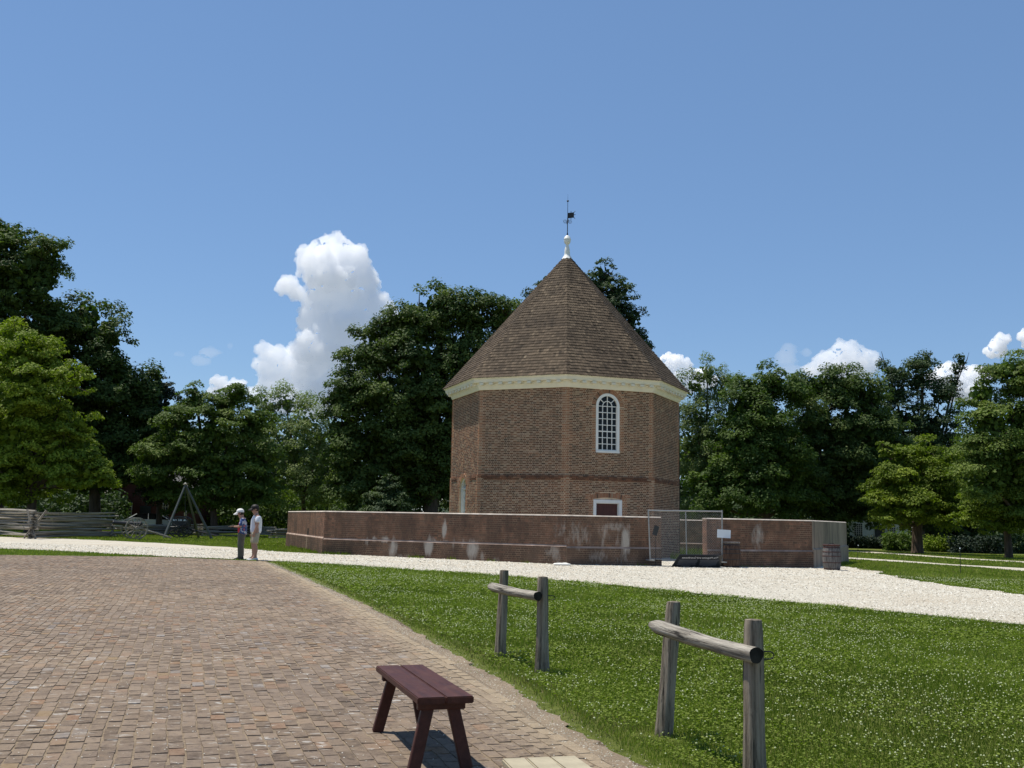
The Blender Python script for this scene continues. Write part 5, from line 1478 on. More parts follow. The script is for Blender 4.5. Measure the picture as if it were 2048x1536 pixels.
tree('locust_tree', 'feathery mid green tree with hooked tips left of the pale tree', 76, 430, [(392, 800, 30, 28), (473, 795, 38, 27, -.5), (445, 815, 40, 30), (360, 840, 44, 45), (430, 870, 60, 52, -1), (500, 850, 44, 52), (350, 915, 70, 48, -1), (440, 950, 70, 50, -1), (520, 930, 45, 60), (300, 930, 45, 40, -1.5), (390, 780, 10, 14), (380, 990, 90, 38), (510, 990, 60, 38)], 'leaf_mid', .17, .9, .9, .26, 'flat', 105, RG, tone0=.38)
tree('pale_tree', 'pale yellow green loose tree left of the big oak', 84, 610, [(572, 810, 44, 32), (545, 850, 34, 40), (610, 845, 42, 40, -1), (580, 900, 60, 50, -1), (640, 890, 46, 55), (625, 960, 70, 55, -1), (560, 970, 50, 45), (530, 810, 24, 24), (680, 960, 40, 50)], 'leaf_pale', .14, .8, .62, .18, 'round', 106, RG, gap=.25, inner=.35)
tree('oak_tree', 'big rounded dark oak tree directly left of the tower', 80, 860, [(885, 612, 46, 46), (840, 640, 62, 52), (945, 640, 50, 48), (1005, 640, 40, 45), (795, 660, 40, 50), (745, 715, 58, 58), (830, 720, 80, 65, -1), (915, 710, 60, 60), (985, 720, 55, 70), (700, 790, 46, 55, -1), (770, 800, 75, 65, -1.5), (850, 810, 70, 70, -1), (930, 800, 60, 80), (690, 870, 46, 62), (750, 890, 72, 66, -1), (830, 900, 75, 70, -1), (890, 900, 45, 90), (720, 960, 66, 58, -.5), (800, 970, 75, 55, 0), (870, 970, 55, 60, 1), (670, 800, 22, 20)], 'leaf_oak', .2, .95, 1.05, .6, 'round', 107, RG, tone0=.45, inner=1.7)
tree('cedar', 'small dark cedar showing just above the wall top', 74, 775, [(775, 965, 16, 14), (778, 985, 26, 18), (775, 1005, 36, 18), (770, 1030, 42, 22)], 'leaf_dark', .13, .6, 1.1, .14, 'flat', 108, RG)
tree('pine_tree', 'dark spiky tree rising behind the tower roof', 96, 1190, [(1205, 552, 32, 24), (1235, 590, 36, 38), (1180, 580, 34, 34), (1262, 640, 26, 38), (1215, 650, 55, 55), (1070, 590, 20, 16), (1088, 575, 12, 12), (1125, 600, 50, 50), (1283, 680, 17, 22), (1250, 705, 45, 45), (1150, 690, 90, 70), (1060, 640, 26, 26), (1200, 800, 100, 90), (1160, 920, 100, 90)], 'leaf_dark', .22, .75, .95, .5, 'spray', 109, RG, tone0=.35, gap=.15, inner=.7)
# right side
tree('willow_like_tree', 'pale grey green feathery tree just right of the tower roof', 92, 1410, [(1415, 752, 34, 34), (1388, 775, 30, 34), (1440, 790, 26, 36), (1400, 840, 50, 50), (1380, 900, 50, 60), (1440, 880, 50, 60), (1400, 980, 60, 60), (1468, 770, 20, 28)], 'leaf_pale', .14, .75, .65, .2, 'tall', 110, RG, tone0=.3, gap=.22, inner=.4)
tree('maple_tree', 'dense green tree left of the long right hand tree mass', 86, 1530, [(1545, 768, 40, 34), (1500, 785, 34, 36), (1480, 830, 40, 50, -1), (1530, 840, 55, 50, -1), (1590, 780, 30, 36), (1480, 900, 52, 55, -1), (1555, 920, 62, 60, -1), (1500, 975, 70, 52, -2), (1430, 960, 45, 50, -1), (1580, 990, 60, 48), (1430, 1010, 45, 35, -1)], 'leaf_mid', .2, .9, 1.0, .35, 'round', 111, RG, tone0=.25, inner=1.7)
tree('broad_tree', 'broadest dark rounded tree of the right hand row', 90, 1670, [(1650, 775, 50, 40), (1605, 780, 32, 34), (1700, 775, 48, 38), (1740, 800, 36, 40), (1630, 850, 60, 60, -1), (1710, 860, 66, 62, -1), (1770, 880, 40, 60), (1600, 930, 62, 62, -1.5), (1680, 950, 74, 66, -1), (1745, 960, 50, 66), (1640, 1010, 80, 50), (1730, 1015, 60, 45)], 'leaf_oak', .2, .95, 1.0, .45, 'round', 112, RG, tone0=.42, inner=1.7)
tree('ragged_tree', 'ragged dark tree with dead twigs poking from its top', 98, 1840, [(1785, 745, 28, 24), (1845, 725, 26, 20), (1835, 760, 34, 38), (1790, 785, 36, 34), (1880, 790, 34, 34), (1800, 840, 60, 50), (1870, 850, 55, 50), (1810, 910, 70, 60), (1880, 930, 60, 60), (1905, 770, 14, 16), (1922, 725, 14, 12), (1912, 745, 10, 12), (1840, 1000, 80, 60)], 'leaf_dark', .19, .8, .85, .35, 'round', 113, RG, tone0=.4, gap=.15, inner=.6)
tree('edge_tree', 'tall light green tree at the right picture edge', 72, 2060, [(2010, 745, 48, 34), (2060, 750, 55, 45), (1965, 790, 38, 40), (1985, 850, 52, 50, -1), (2050, 840, 70, 70), (1960, 900, 50, 45), (2030, 930, 70, 60, -1), (2110, 850, 70, 120), (1975, 960, 55, 45, -1), (2050, 1000, 70, 40)], 'leaf_mid', .16, .9, .95, .32, 'flat', 114, RG, tone0=.6)
tree('small_maple', 'smaller bright green tree in front of the right hand row', 82, 1833, [(1845, 905, 42, 30), (1800, 910, 32, 30, -1), (1885, 920, 46, 32), (1830, 950, 60, 36, -1.5), (1790, 985, 44, 36, -1.5), (1890, 970, 60, 38, -1), (1830, 1010, 70, 34, -2), (1765, 1005, 30, 24, -2), (1780, 1040, 36, 16, -2), (1900, 1020, 55, 30, -1), (1770, 890, 12, 10, -1)], 'leaf_bright', .16, .85, .9, .4, 'flat', 115, RG, tone0=.28, trunk_to=2.6)
tree('low_branched_tree', 'layered bright tree with low boughs near the right edge', 74, 2015, [(1960, 1010, 36, 22, -1), (2010, 1010, 50, 30, -1.5), (2045, 1040, 40, 26, -1), (1985, 1050, 36, 16, -1.5), (1940, 1035, 24, 14, -1), (2070, 1020, 40, 40), (2000, 975, 40, 24), (1955, 1000, 40, 25)], 'leaf_bright', .16, .8, .85, .25, 'flat', 116, RG, tone0=.3, trunk_to=2.2)
# bare twigs on the ragged tree
g = Geo()
for (u0, v0, u1, v1) in ((1770, 745, 1763, 703), (1764, 722, 1758, 712), (1857, 720, 1862, 700), (1912, 770, 1930, 712), (1925, 735, 1938, 705), (1920, 745, 1905, 715)):
    a = at(u0, v0, 98); b = at(u1, v1, 98); g.tube([a, a.lerp(b, .5)+Vector((.1, 0, 0)), b], [.07, .045, .02], 5)
tag(g.build('dead_branch', M['bark']), 'bare dead branches sticking above the ragged right tree', 'branch')['kind'] = 'stuff'

# background wood, hedges and undergrowth
def mass(name, label, cat, D, u0, u1, v_top, v_bot, mat, ls, n, seed, depth=6, kind='stuff', tone0=.35, cl=1.0, jit=.5):
    r = np.random.default_rng(seed); k = D/PX; g = Geo()
    nc = n; U = r.uniform(u0, u1, nc); Dd = D+r.uniform(0, depth, nc)
    tops = v_top+ (8*np.sin(U*.05+seed)+5*np.sin(U*.13))*jit*2
    VV = tops+(v_bot-tops)*r.random(nc)**.8
    P = np.array([at(a, b, c) for a, b, c in zip(U, VV, Dd)])
    P[:, 2] = np.maximum(P[:, 2], gz(P[:, 0], P[:, 1])+.1)
    m = 26; idx = np.repeat(np.arange(nc), m); M_ = len(idx)
    q = rand_dirs(M_, r); L = P[idx]+q*(cl*r.uniform(.3, 1, M_))[:, None]*np.array([1, 1, .7])
    L[:, 2] = np.maximum(L[:, 2], gz(L[:, 0], L[:, 1])+.02)
    nn = q*.5+np.array([0, 0, .5])+r.normal(0, .5, (M_, 3)); nn /= np.linalg.norm(nn, axis=1, keepdims=True)
    leaves(g, L, nn, ls*r.uniform(.6, 1.2, M_), np.clip(r.normal(tone0, .18, M_), 0, 1), r)
    o = g.build(name, M[mat]); tag(o, label, cat, kind=kind); LEAFN[0] += M_; return o
mass('distant_wood', None, None, 116, -120, 700, 860, 1060, 'leaf_dark', .42, 1500, 201, 12, cl=1.6)
mass('distant_wood', None, None, 118, 700, 1480, 880, 1060, 'leaf_dark', .42, 1100, 202, 12, cl=1.6)
mass('distant_wood', None, None, 122, 1380, 2200, 870, 1085, 'leaf_dark', .42, 1700, 203, 12, cl=1.6)
mass('undergrowth', None, None, 84, -60, 250, 985, 1055, 'leaf_dark', .22, 420, 204, 8, cl=.9, tone0=.45)
mass('undergrowth', None, None, 92, 420, 700, 985, 1060, 'leaf_oak', .22, 420, 205, 8, cl=.9, tone0=.35)
mass('undergrowth', None, None, 100, 1340, 1700, 1000, 1075, 'leaf_dark', .22, 420, 206, 6, cl=.9, tone0=.35)
mass('hedge', 'long dark clipped hedge under the right hand trees', 'hedge', 90, 1900, 2000, 1075, 1108, 'needles', .13, 260, 207, 3, kind='thing', cl=.55, jit=.1)
mass('hedge', 'dark clipped hedge low in front of the white house', 'hedge', 100, 1694, 1800, 1075, 1098, 'needles', .13, 200, 208, 2, kind='thing', cl=.5, jit=.1)
mass('bush', 'yellow green bush right of the small maple trunk', 'bush', 92, 1852, 1902, 1072, 1100, 'leaf_bright', .13, 120, 209, 2, kind='thing', cl=.6, tone0=.3, jit=.2)
mass('bush', 'loose green bush left of the small maple trunk', 'bush', 92, 1772, 1820, 1070, 1098, 'leaf_mid', .13, 110, 210, 2, kind='thing', cl=.6, tone0=.4, jit=.3)
mass('undergrowth', None, None, 96, 1985, 2150, 1062, 1118, 'leaf_dark', .2, 260, 211, 6, cl=.8)

# ------------------------------------------------------------------ grass, clover, stones
def in_poly(X, Y, poly):
    P = np.array([(p[0], p[1]) for p in poly]); inside = np.zeros(len(X), bool); j = len(P)-1
    for i in range(len(P)):
        yi, yj = P[i, 1], P[j, 1]
        if yi != yj:
            c = ((yi > Y) != (yj > Y)) & (X < (P[j, 0]-P[i, 0])*(Y-yi)/(yj-yi)+P[i, 0]); inside ^= c
        j = i
    return inside
def ext(poly): return poly
gravel_poly = near_l+far_l
def pnoise(X, Y, s, seed=0):
    r = np.random.default_rng(seed); v = 0
    for i in range(6):
        a = r.uniform(0, 6.28); f = s*r.uniform(.6, 1.9); v = v+np.sin((X*math.cos(a)+Y*math.sin(a))*f+r.uniform(0, 6.28)+1.3*np.sin((Y*math.cos(a)-X*math.sin(a))*f*.7))
    return .5+v/12*1.6
oct_pts = [tuple(overt(RW+.12, k)) for k in range(-180, 180, 45)]
BARE = []
for (u, v, rx, ry) in ((1290, 1470, .17, .11), (958, 1311, .12, .22), (1335, 1478, .12, .09), (1005, 1318, .10, .09)):
    p = ground(u, v); BARE.append((p.x, p.y, rx, ry)); rr0 = random.Random(int(u)); pts = []
    for i in range(26):
        a = 2*math.pi*i/26; q = .62*(1+rr0.gauss(0, .28)); pts.append((p.x+rx*.85*q*math.cos(a), p.y+ry*.85*q*math.sin(a)))
def scatter(d0, d1, dens, r, bound=0.53):
    w = 2*bound*d1; n = int(w*(d1-d0)*dens); X = r.uniform(-w/2, w/2, n); Y = r.uniform(d0, d1, n)
    k = (np.abs(X) < Y*bound+.3); X, Y = X[k], Y[k]
    bad = in_poly(X, Y, pave_poly) | in_poly(X, Y, gravel_poly)
    for sp_ in STRIPS: bad |= in_poly(X, Y, sp_)
    if d1 > 30: bad |= in_poly(X, Y, oct_pts)
    for (bx_, by_, rx_, ry_) in BARE: bad |= (((X-bx_)/rx_)**2+((Y-by_)/ry_)**2 < r.uniform(.1, 1.2, len(X))) & (r.random(len(X)) < .85)
    return X[~bad], Y[~bad]
def blades(g, X, Y, w, h, r, tone, lean=.5):
    n = len(X); a = r.uniform(0, 2*math.pi, n); Z = gz(X, Y)-.012
    dx, dy = np.cos(a)*w/2, np.sin(a)*w/2
    la = r.uniform(0, 2*math.pi, n); l = h*lean*r.random(n)
    V = np.empty((n, 3, 3)); V[:, 0] = np.stack([X-dx, Y-dy, Z], 1); V[:, 1] = np.stack([X+dx, Y+dy, Z], 1)
    V[:, 2] = np.stack([X+np.cos(la)*l, Y+np.sin(la)*l, Z+h], 1)
    g.add(V.reshape(-1, 3), np.arange(3*n).reshape(-1, 3), tone=tone)
r = np.random.default_rng(9)
g = Geo(); gd = Geo()
for d0, d1, dens, w, h in ((5.6, 8, 5200, .0055, .05), (8, 11, 3600, .007, .052), (11, 16, 1700, .010, .055), (16, 24, 800, .015, .058), (24, 36, 330, .024, .062), (36, 55, 130, .04, .075), (55, 85, 42, .07, .10)):
    X, Y = scatter(d0, d1, dens, r)
    ed = X-edge_xv(Y)-.22
    near_edge = np.clip(1-ed/.85, 0, 1)*(Y < 37)*(ed > -.4)
    drop = r.random(len(X)) < np.clip(1.15-ed/.16, 0, .93)*(Y < 37)*(ed > -.5); X, Y, near_edge = X[~drop], Y[~drop], near_edge[~drop]
    pn = pnoise(X, Y, .9, 3)
    H = h*r.uniform(.45, 1.15, len(X))*(.75+.5*pn)*(1-.45*near_edge)
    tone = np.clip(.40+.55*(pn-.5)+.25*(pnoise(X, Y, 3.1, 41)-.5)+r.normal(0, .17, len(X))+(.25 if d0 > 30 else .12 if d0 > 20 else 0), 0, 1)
    dry = r.random(len(X)) < (.10 if d0 > 30 else .05)+.62*near_edge*pnoise(X, Y, 2.2, 5)+.10*np.clip(pnoise(X, Y, .5, 8)-.62, 0, 1)*2
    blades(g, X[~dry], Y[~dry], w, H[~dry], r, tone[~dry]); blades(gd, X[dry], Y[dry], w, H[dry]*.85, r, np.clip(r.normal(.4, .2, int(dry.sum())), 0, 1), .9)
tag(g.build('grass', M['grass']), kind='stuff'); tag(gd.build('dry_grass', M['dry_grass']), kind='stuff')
# taller weeds: inside the gap and along the foot of the wall
g = Geo()
n = 5000; X = r.uniform(7.5, 14.5, n); Y = r.uniform(46.5, 60, n); k = (np.hypot(X-OC.x, Y-OC.y) > RT_+.4) & (np.hypot(X-OC.x, Y-OC.y) < RW-1.6); X, Y = X[k], Y[k]
blades(g, X, Y, .05, r.uniform(.12, .5, len(X)), r, np.clip(r.normal(.45, .2, len(X)), 0, 1), .6)
for kf, lo, hi, n in ((-45, 4.2, 4.9, 90), (-45, 6.0, 6.4, 30), (-45, 9.2, 9.5, 26), (-45, 7.7, 8.1, 24), (0, 2.9, 3.3, 24), (-90, 2, 10.5, 420), (0, 7.5, 9.0, 24), (45, 3, 10, 260), (-45, 0, 1.4, 200)):
    q = np.array([tuple(on_face(RW, kf, s_, 0, .07+abs(r.normal(0, .06)))) for s_ in r.uniform(lo, hi, n)])
    blades(g, q[:, 0], q[:, 1], .028, r.uniform(.04, .17, n), r, np.clip(r.normal(.35, .2, n), 0, 1), .8)
tag(g.build('weeds', M['grass']), kind='stuff')
# clover leaves and flower heads
g = Geo()
for d0, d1, dens, s in ((5.6, 8, 1500, .010), (8, 11, 1150, .012), (11, 15, 750, .015), (15, 22, 380, .02), (22, 34, 140, .030)):
    X, Y = scatter(d0, d1, dens, r); k = (r.random(len(X)) < np.clip((pnoise(X, Y, 1.7, 12)*.6+.4*pnoise(X, Y, 4.2, 13)-.30)*3, .08, 1)) & (X-edge_xv(Y) > .45); X, Y = X[k], Y[k]; n = len(X)
    nn = np.array([0, 0, 1.])+r.normal(0, .3, (n, 3)); nn /= np.linalg.norm(nn, axis=1, keepdims=True)
    C = np.stack([X, Y, gz(X, Y)+r.uniform(.015, .045, n)], 1)
    leaves(g, C, nn, s*r.uniform(.7, 1.2, n), np.clip(r.normal(.35, .15, n), 0, 1), r, .9)
tag(g.build('clover_leaves', M['grass']), kind='stuff')
g = Geo()
OV = np.array([(1, 0, 0), (0, 1, 0), (-1, 0, 0), (0, -1, 0), (0, 0, 1), (0, 0, -.8)], float); OF = np.array([(0, 1, 4), (1, 2, 4), (2, 3, 4), (3, 0, 4), (1, 0, 5), (2, 1, 5), (3, 2, 5), (0, 3, 5)])
for d0, d1, dens, s in ((5.6, 10, 110, .0080), (10, 16, 100, .0088), (16, 25, 75, .0105), (25, 36, 45, .014)):
    X, Y = scatter(d0, d1, dens, r); pn = pnoise(X, Y, .8, 21)*.55+.45*pnoise(X, Y, 3.4, 22)
    k = (r.random(len(X)) < np.clip((pn-.36)*3.4, .10, 1)) & (X-edge_xv(Y) > .35); X, Y = X[k], Y[k]; n = len(X)
    C = np.stack([X, Y, gz(X, Y)+r.uniform(.035, .07, n)], 1); sc = s*r.uniform(.6, 1.15, n)
    V = C[:, None]+OV[None]*sc[:, None, None]
    g.add(V.reshape(-1, 3), (OF[None]+6*np.arange(n)[:, None, None]).reshape(-1, 3), tone=np.repeat(np.clip(r.normal(.4, .25, n), 0, 1), 8))
tag(g.build('clover_flowers', M['clover']), kind='stuff')
# loose stones on the gravel and grit on the verge
m_, nt_, out_ = new_mat('gravel_stones')
finish(nt_, out_, ramp(nt_, attr(nt_, 'tone', False), [(0, (.22, .195, .155)), (.4, (.50, .46, .37)), (1, (.76, .73, .64))]), .9, .15); M['stone'] = m_
PV = np.array([(1, 0, 0), (.2, 1, 0), (-1, .3, 0), (-.3, -1, 0), (0, 0, .8)], float); PF_ = np.array([(0, 1, 4), (1, 2, 4), (2, 3, 4), (3, 0, 4)])
def stones(g, X, Y, s, tone, base=.003):
    n = len(X); a = r.uniform(0, 6.28, n); ca, sa = np.cos(a), np.sin(a); sc = s*r.uniform(.5, 1.3, n)
    P = PV[None]*sc[:, None, None]*np.array([1, 1, .8]); Q = P.copy(); Q[..., 0] = P[..., 0]*ca[:, None]-P[..., 1]*sa[:, None]; Q[..., 1] = P[..., 0]*sa[:, None]+P[..., 1]*ca[:, None]
    V = Q+np.stack([X, Y, gz(X, Y)+base], 1)[:, None]
    g.add(V.reshape(-1, 3), (PF_[None]+5*np.arange(n)[:, None, None]).reshape(-1, 3), tone=np.repeat(tone, 4))
g = Geo()
for d0, d1, dens, s in ((17, 26, 120, .021), (26, 36, 90, .026), (36, 46, 40, .034)):
    w = 1.06*d1; n = int(w*(d1-d0)*dens); X = r.uniform(-w/2, w/2, n); Y = r.uniform(d0, d1, n); k = in_poly(X, Y, gravel_poly) & ~in_poly(X, Y, pave_poly) & (np.abs(X) < Y*.53); X, Y = X[k], Y[k]
    stones(g, X, Y, s, np.clip(r.normal(.5, .3, len(X)), 0, 1))
n = 5000; Y = 5.6+r.random(n)**1.6*28; X = edge_xv(Y)+r.normal(.05, .10, n); stones(g, X, Y, .0045+.00018*Y, np.clip(r.normal(.22, .2, n), 0, 1))
n = 1500; Y = 5.6+r.random(n)**1.5*14; X = edge_xv(Y)-r.random(n)*Y*.9; stones(g, X, Y, .004+.00015*Y, np.clip(r.normal(.8, .2, n), 0, 1), .010)
tag(g.build('gravel', M['stone']), kind='stuff')

# ------------------------------------------------------------------ clouds
def cloud_mat(name, dens):
    m, nt, out = new_mat(name)
    p = nt.nodes.new('ShaderNodeVolumePrincipled'); p.inputs['Color'].default_value = (.9995, .9995, .9995, 1)
    p.inputs['Density'].default_value = dens; p.inputs['Anisotropy'].default_value = 0.0
    nt.links.new(p.outputs[0], out.inputs['Volume']); return m
def cloud(label, D, puffs, dens, seed, vox=1.5, wisp=False):
    r = np.random.default_rng(seed); k = D/PX; g = Geo(); V0, F0 = None, None
    bm = bmesh.new(); bmesh.ops.create_icosphere(bm, subdivisions=2, radius=1)
    sv = np.array([v.co[:] for v in bm.verts]); sf = np.array([[v.index for v in f.verts] for f in bm.faces]); bm.free()
    bm = bmesh.new(); bmesh.ops.create_icosphere(bm, subdivisions=1, radius=1)
    lv = np.array([v.co[:] for v in bm.verts]); lf = np.array([[v.index for v in f.verts] for f in bm.faces]); bm.free()
    C0 = np.array(at(puffs[0][0], puffs[0][1], D))
    for (u, v, ru, rv) in puffs:
        c = np.array(at(u, v, D+r.uniform(-.2, .2)*ru*k))-C0
        a = np.array([ru, (ru+rv)*.42, rv])*k
        g.add(c+sv*a*.92, sf)
        nb = int(30 if not wisp else 5); mn = min(a[0], a[2])
        for d in rand_dirs(nb, r):
            s = r.uniform(.14, .36); g.add(c+d*a*.84+sv*mn*s, sf)
            if wisp: continue
            for e in rand_dirs(5, r):
                s2 = s*r.uniform(.25, .5); c2 = c+d*a*.84+e*mn*s*.88; g.add(c2+sv*mn*s2, sf)
                if d[1] < .2:
                    for q in rand_dirs(4, r): s3 = s2*r.uniform(.35, .55); g.add(c2+q*mn*s2*.9+lv*mn*s3, lf)
    me = g.mesh('cloud'); me.attributes.clear() if False else None
    o = link('cloud', me, cloud_mat('cloud_vapour', dens)); o.location = C0
    tag(o, label, 'cloud', kind='stuff')
    m = o.modifiers.new('union', 'REMESH'); m.mode = 'VOXEL'; m.voxel_size = vox
    for sc_, st_ in ((30, 9), (20, -8), (9, -5), (4.2, -2.6), (3, 1.5)):
        if wisp and st_ < 0: continue
        tx = bpy.data.textures.new('vapour', 'CLOUDS' if st_ > 0 else 'VORONOI'); tx.noise_scale = sc_
        if st_ > 0: tx.noise_depth = 2
        d = o.modifiers.new('billow', 'DISPLACE'); d.texture = tx; d.strength = st_*(1.6 if wisp else 1); d.mid_level = .5 if st_ > 0 else .55; d.texture_coords = 'LOCAL'
    return o
DC = 1500
cloud('tall white cumulus tower left of the tower above the oak', DC, [(668, 545, 72, 66), (672, 488, 34, 22), (705, 520, 40, 36), (625, 520, 34, 34), (730, 560, 32, 34), (575, 572, 26, 22), (600, 590, 26, 16), (660, 620, 62, 50), (735, 610, 48, 34), (775, 625, 24, 24), (632, 640, 48, 36), (700, 660, 84, 48), (645, 700, 72, 46), (745, 700, 74, 60), (640, 750, 66, 40), (700, 780, 90, 50), (770, 660, 40, 40)], .085, 301)
cloud('wedge shaped white cloud low beside the tall cumulus', DC, [(530, 697, 18, 16), (552, 712, 36, 24), (545, 738, 38, 28), (565, 770, 60, 34), (590, 800, 90, 30), (520, 790, 36, 22), (640, 800, 80, 40), (600, 730, 50, 26)], .06, 302)
cloud('small puffy cloud just above the locust tree tips', DC, [(440, 762, 18, 12), (460, 775, 30, 14), (478, 770, 14, 14), (440, 785, 26, 12)], .12, 303)
cloud('faint wisp of cloud low in the left sky', DC, [(425, 705, 30, 12), (405, 722, 20, 8), (460, 692, 8, 10), (358, 708, 14, 8)], .010, 304, wisp=True)
cloud('bright cloud lobe just right of the roof edge', DC, [(1345, 722, 26, 16), (1370, 735, 18, 14), (1330, 740, 30, 20), (1400, 760, 40, 20), (1360, 765, 50, 24)], .2, 305)
cloud('thin ragged cloud over the maple tree', DC, [(1580, 700, 20, 18), (1575, 720, 24, 22), (1610, 705, 16, 12), (1590, 745, 50, 18)], .012, 306, wisp=True)
cloud('soft white cloud over the broad right tree', DC, [(1692, 700, 32, 22), (1735, 720, 22, 22), (1655, 722, 32, 20), (1700, 735, 56, 30), (1640, 740, 40, 20)], .06, 307)
cloud('small bright cloud near the right edge above the trees', DC, [(2008, 680, 14, 14), (1998, 698, 22, 16), (1980, 708, 14, 10)], .2, 308)
cloud('bright cloud cut by the right picture edge', DC, [(2056, 672, 14, 16), (2075, 690, 24, 20)], .2, 309)
cloud('white cloud bank showing between the right trees', DC, [(1905, 740, 30, 18), (1950, 755, 36, 24), (1880, 765, 30, 24), (1925, 780, 50, 26)], .15, 310)


# ------------------------------------------------------------------ people
def skin_obj(name, verts, edges, radii, mat, parent, sub=1, root=0):
    me = bpy.data.meshes.new(name); me.from_pydata([tuple(v) for v in verts], edges, [])
    o = bpy.data.objects.new('tmp', me); COL.objects.link(o)
    m = o.modifiers.new('skin', 'SKIN'); m.use_smooth_shade = True
    sv = me.skin_vertices[0].data
    for i, r_ in enumerate(radii): sv[i].radius = (r_, r_) if np.isscalar(r_) else r_; sv[i].use_root = (i == root)
    s = o.modifiers.new('sub', 'SUBSURF'); s.levels = sub; s.render_levels = sub
    bpy.context.view_layer.update()
    ev = o.evaluated_get(bpy.context.evaluated_depsgraph_get()); me2 = bpy.data.meshes.new_from_object(ev)
    bpy.data.objects.remove(o); me2.name = name; me2.materials.clear()
    return link(name, me2, mat, parent)
M['skin'] = simple('skin', (0.42, 0.24, 0.17), 0.55, 0.3, 0.06, 8, 0)
M['hair'] = simple('dark_hair', (0.018, 0.013, 0.010), 0.6, 0.3, 0.2, 30, 0)
M['shirt_white'] = simple('white_cotton', (0.74, 0.76, 0.80), 0.85, 0.2, 0.04, 7, 0.004)
M['shorts'] = simple('khaki_cotton', (0.42, 0.36, 0.26), 0.85, 0.2, 0.06, 9, 0.004)
M['trousers'] = simple('olive_cotton', (0.12, 0.115, 0.09), 0.85, 0.2, 0.1, 9, 0.006)
M['red_top'] = simple('red_top', (0.55, 0.05, 0.07), 0.8, 0.2, 0.08, 9, 0.003)
M['cap_white'] = simple('white_cap', (0.74, 0.72, 0.68), 0.8, 0.2, 0.04, 9, 0)
M['paper'] = simple('paper_map', (0.62, 0.54, 0.40), 0.8, 0.2, 0.06, 9, 0)
M['shoe_dark'] = simple('dark_shoe', (0.03, 0.03, 0.035), 0.6, 0.3, 0.1, 9, 0)
M['shoe_white'] = simple('white_shoe', (0.72, 0.72, 0.72), 0.6, 0.3, 0.05, 9, 0)
def floral():
    m, nt, out = new_mat('patterned_shirt')
    v = N(nt, 'ShaderNodeTexVoronoi', Scale=17.0); tc = nt.nodes.new('ShaderNodeTexCoord'); nt.links.new(tc.outputs['Object'], v.inputs['Vector'])
    sp = nt.nodes.new('ShaderNodeSeparateColor'); nt.links.new(v.outputs['Color'], sp.inputs[0])
    col = ramp(nt, sp.outputs[0], [(0.0, (0.05, 0.09, 0.22)), (0.35, (0.09, 0.14, 0.30)), (0.5, (0.45, 0.48, 0.55)), (0.72, (0.10, 0.12, 0.24)), (0.85, (0.40, 0.12, 0.16)), (0.95, (0.6, 0.62, 0.66))], 'CONSTANT')
    finish(nt, out, col, .85, .2); return m
M['floral'] = floral()

